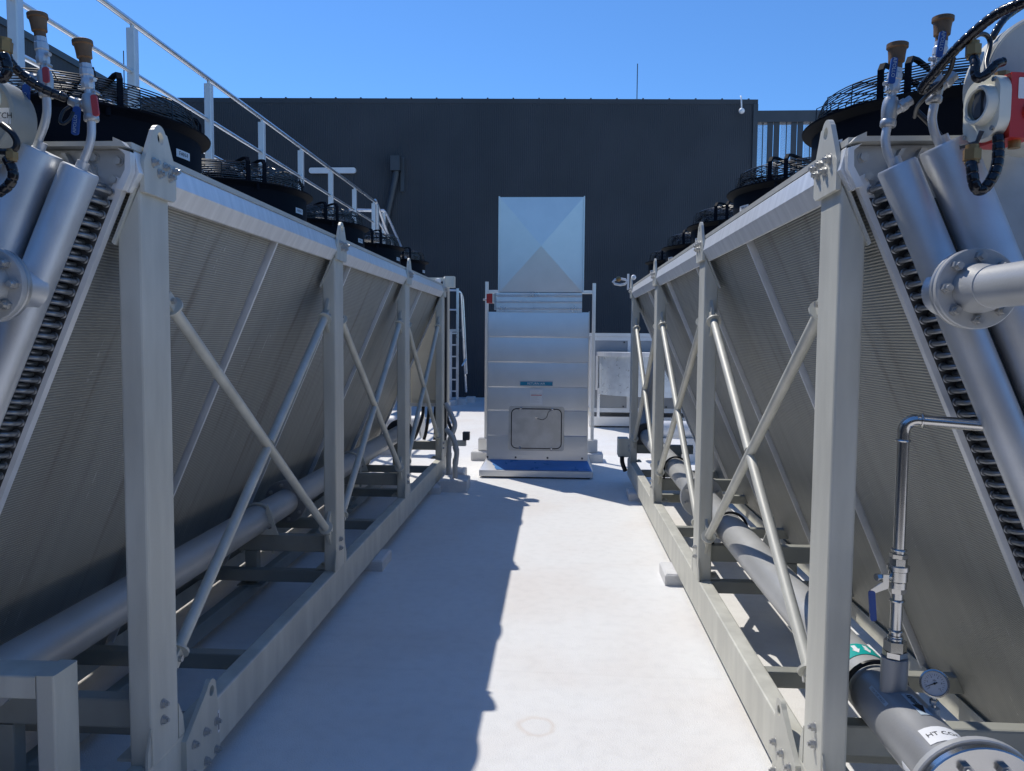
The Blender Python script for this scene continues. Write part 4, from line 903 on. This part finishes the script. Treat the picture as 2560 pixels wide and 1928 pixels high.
# grey conduits at the far end of the left cooler
def gcon(label, pts, r=.028):
    t = thing('drain_conduit', label, 'conduit', pts[0], 'grey conduits at the left cooler end')
    ob('pipe_run', MB().tube(smooth_path(pts, 6), r, 16), 'greypipe', t)
    mb = MB()
    for p, q in zip(pts[1:3], pts[2:4]): d = V(q)-V(p); mb.tube([V(p), V(p)+d.normalized()*.06], r*1.15, 16)
    ob('collars', mb, 'greypipe', t)
gcon('grey curved conduit rising from the front of the low concrete block', [(-1.09, 8.32, .12), (-1.09, 8.32, .28), (-1.075, 8.32, .42), (-1.12, 8.34, .56), (-1.2, 8.36, .66)])
gcon('grey straight conduit rising behind the curved conduit', [(-1.2, 8.6, .1), (-1.2, 8.6, .3), (-1.19, 8.62, .5), (-1.14, 8.66, .66), (-1.2, 8.72, .8), (-1.26, 8.75, .9)])
t = thing('cable_bracket', 'flat grey cable bracket at the foot of the far left column', 'bracket', (-1.25, 8.9, .45)); ob('plate', MB().box(-1.27, -1.04, 8.85, 8.93, .40, .46), 'paint', t); ob('end_block', MB().box(-1.075, -1.0, 8.84, 8.94, .47, .56), 'dark', t)

cb = thing('control_cabinet', 'beige control cabinet standing behind the far end of the left cooler', 'cabinet', (-1.5, 9.15, .85))
ob('body', MB().rbox(-1.72, -1.29, 9.1, 9.3, .87, 2.27, 'z', .01), 'cabinet', cb)
ob('door', MB().box(-1.70, -1.42, 9.085, 9.099, .91, 2.23), 'cabinet', cb); ob('door', MB().box(-1.41, -1.30, 9.085, 9.099, .91, 2.23), 'cabinet', cb)
ob('leg', MB().rbox(-1.79, -1.73, 9.12, 9.18, 0, 2.2, 'z'), 'alupale', cb); ob('leg', MB().rbox(-1.37, -1.31, 9.22, 9.28, 0, .829, 'z'), 'alupale', cb)
ob('plinth', MB().box(-1.74, -1.28, 9.08, 9.31, .83, .869), 'alupale', cb)
ct = thing('cable_tray', 'dark upright cable tray beside the beige cabinet at the far left column', 'cable tray', (-1.3, 8.95, .5)); ob('tray', MB().box(-1.325, -1.275, 8.93, 8.97, .5, 2.18).box(-1.275, -1.27, 8.90, 8.97, .5, 2.18), 'dark', ct)
for i in range(5):
    x = -1.60+.075*i+random.uniform(-.01, .01)
    tag(ob('black_cable', MB().tube(smooth_path([(x, 9.3, .86), (x-.01, 9.28, .7), (x-.03*(2-i), 9.24, .52), (x-.05*(2-i), 9.2, .42)], 5), .02, 8), 'cable'), 'thick black cable dropping from the beige cabinet', 'cable', 'cables under the beige cabinet')
t = thing('vent_hood', 'pair of white vents and bracket on the far top end of the left cooler', 'vent', (-1.4, 8.9, 2.3))
for x, z in ((-1.60, 2.37), (-1.37, 2.28)): ob('vent', MB().lathe([(0, 0), (.014, 0), (.014, .1), (.03, .11), (.036, .135), (.03, .16), (0, .17)], (x, 8.9, z-.13), (0, 0, 1), 12), 'white', t)
ob('bracket', MB().box(-1.55, -1.28, 8.94, 8.98, 2.29, 2.33).box(-1.30, -1.19, 8.92, 9.05, 2.22, 2.345), 'cream', t)
t = thing('vent_hood', 'small brass and white fittings on the far top end of the right cooler', 'vent', (.75, 8.95, 2.3))
mb = MB(); mb.tube([(.70+.09*cos(a/8*2*pi)*.9, 8.95, 2.29+.035*sin(a/8*2*pi)) for a in range(8)], .014, 8, closed=True); mb.cyl((.79, 8.95, 2.2), (.79, 8.95, 2.38), .012, 8); ob('fittings', mb, 'white', t); ob('vent', MB().sphere((.85, 8.95, 2.34), .03), 'white', t)
ob('gland', MB().sphere((.68, 8.93, 2.32), .03), 'brassnut', t)
t = thing('junction_box', 'grey junction box on the far end of the right cooler rail', 'junction box', (.77, 8.9, .4)); ob('body', MB().rbox(.70, .82, 8.80, 9.0, .31, .52, 'y', .008), 'paint', t); ob('cable_tail', MB().tube(smooth_path([(.74, 8.78, .32), (.745, 8.76, .25), (.78, 8.76, .16)], 4), .025, 8), 'cable', t)

# ------------------------------------------------------------------ return air duct in the middle of the aisle
DY = 9.35
du = thing('air_duct', 'tall galvanised return air duct with access hatch in the middle of the deck', 'duct', (-.24, 9.8, 0))
seams = [1.955, 1.65, 1.349, 1.048, .766, .462, .215]
pr = []
for a_, b_ in zip(seams, seams[1:]): pr += [(DY+.008, a_), (DY-.006, a_-(a_-b_)*.45), (DY-.008, b_+.014), (DY-.001, b_+.003)]
pr += [(DY, .13), (10.3, .13), (10.3, 1.955)]
mb = MB(); mb.ext(pr, (-.83, 0, 0), (0, 1, 0), (0, 0, 1), (1.195, 0, 0)); ob('body', mb, 'galv', du, smooth=12)
ob('side_flange', MB().box(-.842, -.831, DY-.012, DY+.03, .2, 1.965), 'galv', du); ob('side_flange', MB().box(.366, .377, DY-.012, DY+.03, .2, 1.965), 'galv', du)
mb = MB(); X0, X1 = -.905, .43
mb.add([V(p) for p in ((X0, 9.06, .09), (X1, 9.06, .09), (.375, DY-.01, .175), (-.84, DY-.01, .175), (X0, 10.6, .09), (X1, 10.6, .09), (.375, 10.31, .175), (-.84, 10.31, .175), (X0, 9.06, .02), (X1, 9.06, .02), (X0, 10.6, .02), (X1, 10.6, .02), (.375, DY-.01, .235), (-.84, DY-.01, .235))],
       [[0, 1, 2, 3], [1, 5, 6, 2], [4, 0, 3, 7], [5, 4, 7, 6], [8, 9, 1, 0], [9, 11, 5, 1], [10, 8, 0, 4], [11, 10, 4, 5], [3, 2, 12, 13], [8, 10, 11, 9]])
ob('base_flashing', mb, 'galv', du)
kz = lambda y: .09+.085*(y-9.06)/(DY-.01-9.06)+.003
fp = [(-.70, 9.075), (.415, 9.075), (.372, DY-.02), (-.80, DY-.02), (-.785, 9.27), (-.765, 9.25), (-.755, 9.2), (-.73, 9.17), (-.725, 9.12)]
fv = [V((x, y, kz(y))) for x, y in fp]; nf = len(fv)
ob('blue_film', MB().add(fv+[p+V((0, 0, .0012)) for p in fv], [list(range(nf))[::-1], list(range(nf, 2*nf))]+[[i, (i+1) % nf, nf+(i+1) % nf, nf+i] for i in range(nf)]), 'film', du, label='blue protective film left on the base flashing')
ob('curb', MB().box(-.87, .395, 9.10, 10.55, 0, .021), 'dark', du)
b0 = None
for x in (-.83, -.49, -.105, .31):
    if b0 is None: mb = MB(); mb.cyl((x, DY-.02, .205), (x, DY-.008, .205), .012, 10); b0 = ob('bolt', mb, 'dark', du, loc=(x, DY, .2))
    else: inst(b0, du, (x, DY, .2))
# damper section
mb = MB(); prd = [(DY+.02, 2.19), (DY-.005, 2.185), (DY-.005, 2.165), (DY+.01, 2.15), (DY-.012, 2.13), (DY-.012, 2.09), (DY+.004, 2.075), (DY-.012, 2.06), (DY-.012, 2.01), (DY+.006, 1.995), (DY-.008, 1.98), (DY-.008, 1.957), (10.28, 1.957), (10.28, 2.19)]
mb.ext(prd, (-.735, 0, 0), (0, 1, 0), (0, 0, 1), (1.02, 0, 0)); dm = ob('damper', mb, 'alu', du, smooth=12)
ob('damper_slots', MB().box(-.45, -.28, DY-.016, DY-.004, 2.17, 2.18).box(-.03, .14, DY-.016, DY-.004, 2.17, 2.18).box(-.45, -.30, DY-.016, DY-.007, 1.96, 1.972).box(0, .13, DY-.016, DY-.007, 1.96, 1.972), 'diffuser', dm)
ac = ob('damper_actuator', MB().box(-.855, -.785, DY, DY+.12, 2.06, 2.17), 'red', du); ob('actuator_cover', MB().box(-.784, -.765, DY, DY+.12, 2.06, 2.175), 'cream', ac)
mb = MB(); mb.box(-.764, -.737, DY+.02, DY+.08, 1.98, 2.18).cyl((-.86, DY+.05, 2.10), (-.90, DY+.05, 2.10), .012, 8); ob('linkage', mb, 'steel', ac)
# hood with cross-broken front
hx0, hx1, hz0, hz1 = -.70, .288, 2.192, 3.31; ap = (-.207, DY-.038, 2.735)
mb = MB(); mb.add([V((hx0, DY, hz0)), V((hx1, DY, hz0)), V((hx1, DY, hz1)), V((hx0, DY, hz1)), V(ap), V((hx0, 10.28, hz0)), V((hx1, 10.28, hz0)), V((hx1, 10.28, hz1)), V((hx0, 10.28, hz1))],
                  [[0, 1, 4], [1, 2, 4], [2, 3, 4], [3, 0, 4], [1, 6, 7, 2], [5, 0, 3, 8], [3, 2, 7, 8], [0, 5, 6, 1], [6, 5, 8, 7]])
hd_ = ob('hood', mb, 'galv', du, smooth=1)
ob('hood_edge', MB().box(hx0-.016, hx0-.001, DY-.02, DY+.03, hz0, hz1+.008), 'galv', du); ob('hood_edge', MB().box(hx1+.001, hx1+.016, DY-.02, DY+.03, hz0, hz1+.008), 'galv', du)
# hatch
mb = MB(); mb.ext(rrect(.668, .535, .03, 5, -.243, .557), (0, DY-.014, 0), (1, 0, 0), (0, 0, 1), (0, .008, 0)); hf = ob('access_frame', mb, 'steel', du)
mb = MB(); q = rrect(.60, .475, .06, 6, -.243, .557); mb.tube([(x, DY-.016, z) for x, z in q], .007, 6, closed=True); ob('gasket', mb, 'gasket', hf)
mb = MB(); mb.ext(rrect(.595, .47, .058, 6, -.243, .557), (0, DY-.020, 0), (1, 0, 0), (0, 0, 1), (0, .006, 0)); hp = ob('access_panel', mb, 'steel', du)
for (x, z) in ((-.43, .80), (-.055, .79), (-.44, .325), (-.06, .315)): ob('latch', MB().lathe([(0, 0), (.016, 0), (.016, .008), (.008, .014), (0, .014)], (x, DY-.02, z), (0, -1, 0), 14), 'chrome', hp)
mb = MB(); mb.tube(smooth_path([(-.055, DY-.03, .79), (-.10, DY-.028, .76), (-.12, DY-.028, .70), (-.165, DY-.028, .668), (-.21, DY-.028, .675), (-.24, DY-.028, .685)], 5), .003, 6); ob('tether', mb, 'cable', hp)
mb = MB(); mb.box(-.258, -.23, DY-.03, DY-.021, .675, .70); ob('tether_clip', mb, 'chrome', hp)
sg = ob('duct_sign', MB().box(-.447, -.049, DY-.0155, DY-.0125, 1.072, 1.128), 'pale', du); ob('sign_field', MB().box(-.441, -.055, DY-.0165, DY-.0156, 1.078, 1.122), 'signblue', sg)
text('RETURN AIR', .038, (-.25, DY-.0166, 1.1), (1, 0, 0), (0, 0, 1), 'white', sg)
tg = ob('data_label', MB().box(-.322, -.172, DY-.0155, DY-.0125, .846, 1.03), 'white', du)
mb = MB(); z = 1.015; random.seed(9)
while z > .865:
    if not (.955 < z < .968): mb.box(-.312, -.312+random.uniform(.07, .13), DY-.0162, DY-.0156, z-.0035, z)
    z -= .0095
ob('print_lines', mb, 'alupale', tg)
mb = MB(); mb.box(-.312, -.182, DY-.0164, DY-.0156, .957, .966); ob('red_line', mb, 'redgrip', tg)
# support frame behind the duct
df = thing('duct_frame', 'galvanised goal post frame standing behind the return air duct', 'frame', (-.24, 10.5, 0))
mb = MB(); mb.rbox(-.975, -.93, 10.45, 10.495, .28, 2.39, 'z', .004); ob('post', mb, 'galv', df); mb = MB(); mb.rbox(.455, .50, 10.45, 10.495, .28, 2.375, 'z', .004); ob('post', mb, 'galv', df)
ob('crossbar', MB().rbox(-.929, .454, 10.45, 10.495, 2.235, 2.28, 'x', .004), 'galv', df)
ob('foot_box', MB().rbox(-1.05, -.91, 10.38, 10.56, .125, .28, 'z', .006), 'galv', df); ob('foot_box', MB().rbox(.40, .55, 10.38, 10.56, .125, .28, 'z', .006), 'galv', df)
block(-1.14, -.86, 10.3, 10.65, .12, 'pale concrete block under the left foot of the duct frame', 'concrete blocks under the duct frame')
block(.34, .62, 10.3, 10.65, .12, 'pale concrete block under the right foot of the duct frame', 'concrete blocks under the duct frame')

# ------------------------------------------------------------------ platform ladder by the back wall
LY = 18.5
ld = thing('access_ladder', 'aluminium platform ladder with guard rails against the black wall', 'ladder', (-2.5, LY, 0))
ob('stringer', MB().rbox(-2.60, -2.50, LY-.1, LY-.05, .15, 1.78, 'z', .004), 'alupale', ld)
ob('stringer', MB().rbox(-2.40, -2.34, LY-.1, LY-.05, .15, 2.78, 'z', .004), 'alu', ld)
rg = None
for i in range(6):
    z = .33+.275*i
    if rg is None: rg = ob('rung', MB().box(-2.50, -2.40, LY-.1, LY-.06, z, z+.035), 'alu', ld, loc=(-2.45, LY, z))
    else: inst(rg, ld, (-2.45, LY, z))
ob('platform', MB().box(-2.95, -2.36, LY-.05, LY+.7, 1.76, 1.82), 'alu', ld)
ob('guard_rail', MB().tube(smooth_path([(-3.3, LY, 2.74), (-2.5, LY, 2.74), (-2.36, LY, 2.72), (-2.28, LY+.05, 2.62), (-2.25, LY+.1, 2.3), (-2.18, LY+.2, .75)], 5), .026, 10), 'alu', ld)
ob('guard_rail', MB().tube([(-3.3, LY, 2.28), (-2.37, LY, 2.28)], .022, 8), 'alu', ld)
ob('guard_rail', MB().tube([(-2.30, LY, 2.66), (-2.20, LY+.3, .3)], .03, 8), 'alu', ld)
ob('strut', MB().tube([(-2.27, LY, .95), (-2.19, LY+.15, 1.1)], .02, 8), 'alu', ld)
block(-2.68, -2.4, LY-.2, LY+.05, .14, 'white concrete block under the near foot of the ladder', 'concrete blocks under the ladder'); block(-2.42, -2.2, LY+.2, LY+.5, .14, 'white concrete block under the middle foot of the ladder', 'concrete blocks under the ladder'); block(-2.28, -2.05, LY+.8, LY+1.1, .14, 'white concrete block under the back foot of the ladder', 'concrete blocks under the ladder')

# ------------------------------------------------------------------ air handling unit and elbow duct behind the right cooler
AY = 14.4
ah = thing('air_handling_unit', 'large grey panelled air handling unit against the back behind the right cooler', 'air handler', (3, AY, 0))
ob('panels', MB().box(.66, 5.6, AY, AY+1.8, .36, 1.60), 'ahu', ah)
ob('base', MB().box(.60, 5.65, AY-.03, AY+1.85, .03, .20), 'galv', ah); ob('skid', MB().box(.8, 5.5, AY-.0, AY+1.7, 0, .03), 'dark', ah)
mb = MB(); mb.box(.60, 5.65, AY-.02, AY+1.82, 1.60, 1.67); mb.box(.60, 5.65, AY-.02, AY-.001, .28, .359); mb.box(.60, .659, AY-.02, AY+1.8, .36, 1.599)
for x in (1.28, 2.3, 3.3, 4.4): mb.box(x, x+.07, AY-.018, AY-.001, .36, 1.599)
ob('frame', mb, 'alupale', ah)
ob('roof_edge', MB().box(.57, 5.7, AY-.06, AY+1.86, 1.672, 1.735), 'galv', ah)
mb = MB()
for x in (1.22, 1.42, 2.0, 2.24, 2.44):
    for z in (1.57, .39): mb.cyl((x, AY-.03, z), (x, AY-.001, z), .016, 8)
ob('latches', mb, 'dark', ah)
t = thing('bulkhead_light', 'small square bulkhead lamp on the grey air handling unit', 'lamp', (3.35, AY-.1, 1.5)); ob('body', MB().rbox(3.22, 3.48, AY-.16, AY-.02, 1.38, 1.60, 'y', .02), 'alupale', t); ob('lens', MB().box(3.25, 3.45, AY-.175, AY-.161, 1.42, 1.56), 'diffuser', t)
ed = thing('elbow_duct', 'curved galvanised elbow duct in front of the grey air handling unit', 'duct', (1.6, 13.6, 0))
cx, cy, R = 2.1, AY-.10, 1.35; arc = [(cx-R*cos(radians(g)), cy-R*.62*sin(radians(g))) for g in range(0, 91, 9)]+[(4.4, cy-R*.62), (4.4, cy-.2), (cx, cy)]
mb = MB(); mb.ext(arc, (0, 0, .63), (1, 0, 0), (0, 1, 0), (0, 0, .69)); ob('bend', mb, 'galvblue', ed)
arc2 = [((x-cx)*1.03+cx, (y-cy)*1.05+cy) for x, y in arc]; mb = MB(); mb.ext(arc2, (0, 0, 1.321), (1, 0, 0), (0, 1, 0), (0, 0, .075)); ob('cover', mb, 'fascia', ed)
ob('seams', MB().box(cx-R-.05, cx-R-.005, cy-.06, cy+.06, .70, 1.32).box(cx-R+.02, cx-R+.06, cy-.12, cy-.06, .78, 1.32), 'galv', ed)
ob('leg', MB().rbox(cx-R-.02, cx-R+.03, cy-.1, cy-.05, .2, .74, 'z', .004), 'alu', ed); ob('leg', MB().rbox(2.6, 2.66, cy-R*.6, cy-R*.55, 0, .74, 'z', .004), 'alu', ed)
mb = MB(); mb.rbox(2.55, 2.95, cy-R*.62-.02, cy-R*.62-.005, .55, 1.32, 'z', .003); ob('end_panel', mb, 'galv', ed)
def lagged(x0, x1, y, z, label):
    t = thing('lagged_pipe', label, 'pipe', ((x0+x1)/2, y, 0)); ob('pipe_run', MB().tube([(x0, y, z), (x1, y, z)], .12, 20), 'lag', t)
    e = x0 if abs(x0) < abs(x1) else x1; ob('flange', flange_mb(MB(), (e, y, z), (1, 0, 0), .19, .03), 'steel', t)
    for f_ in (.3, .7): x = x0+(x1-x0)*f_; ob('saddle', MB().box(x-.1, x+.1, y-.15, y+.15, 0, z-.1), 'concrete', t)
lagged(1.1, 2.1, 10.6, .42, 'white lagged pipe crossing behind the right cooler near the floor')
lagged(-3.4, -1.9, 10.8, .42, 'white lagged pipe crossing behind the left cooler near the floor')
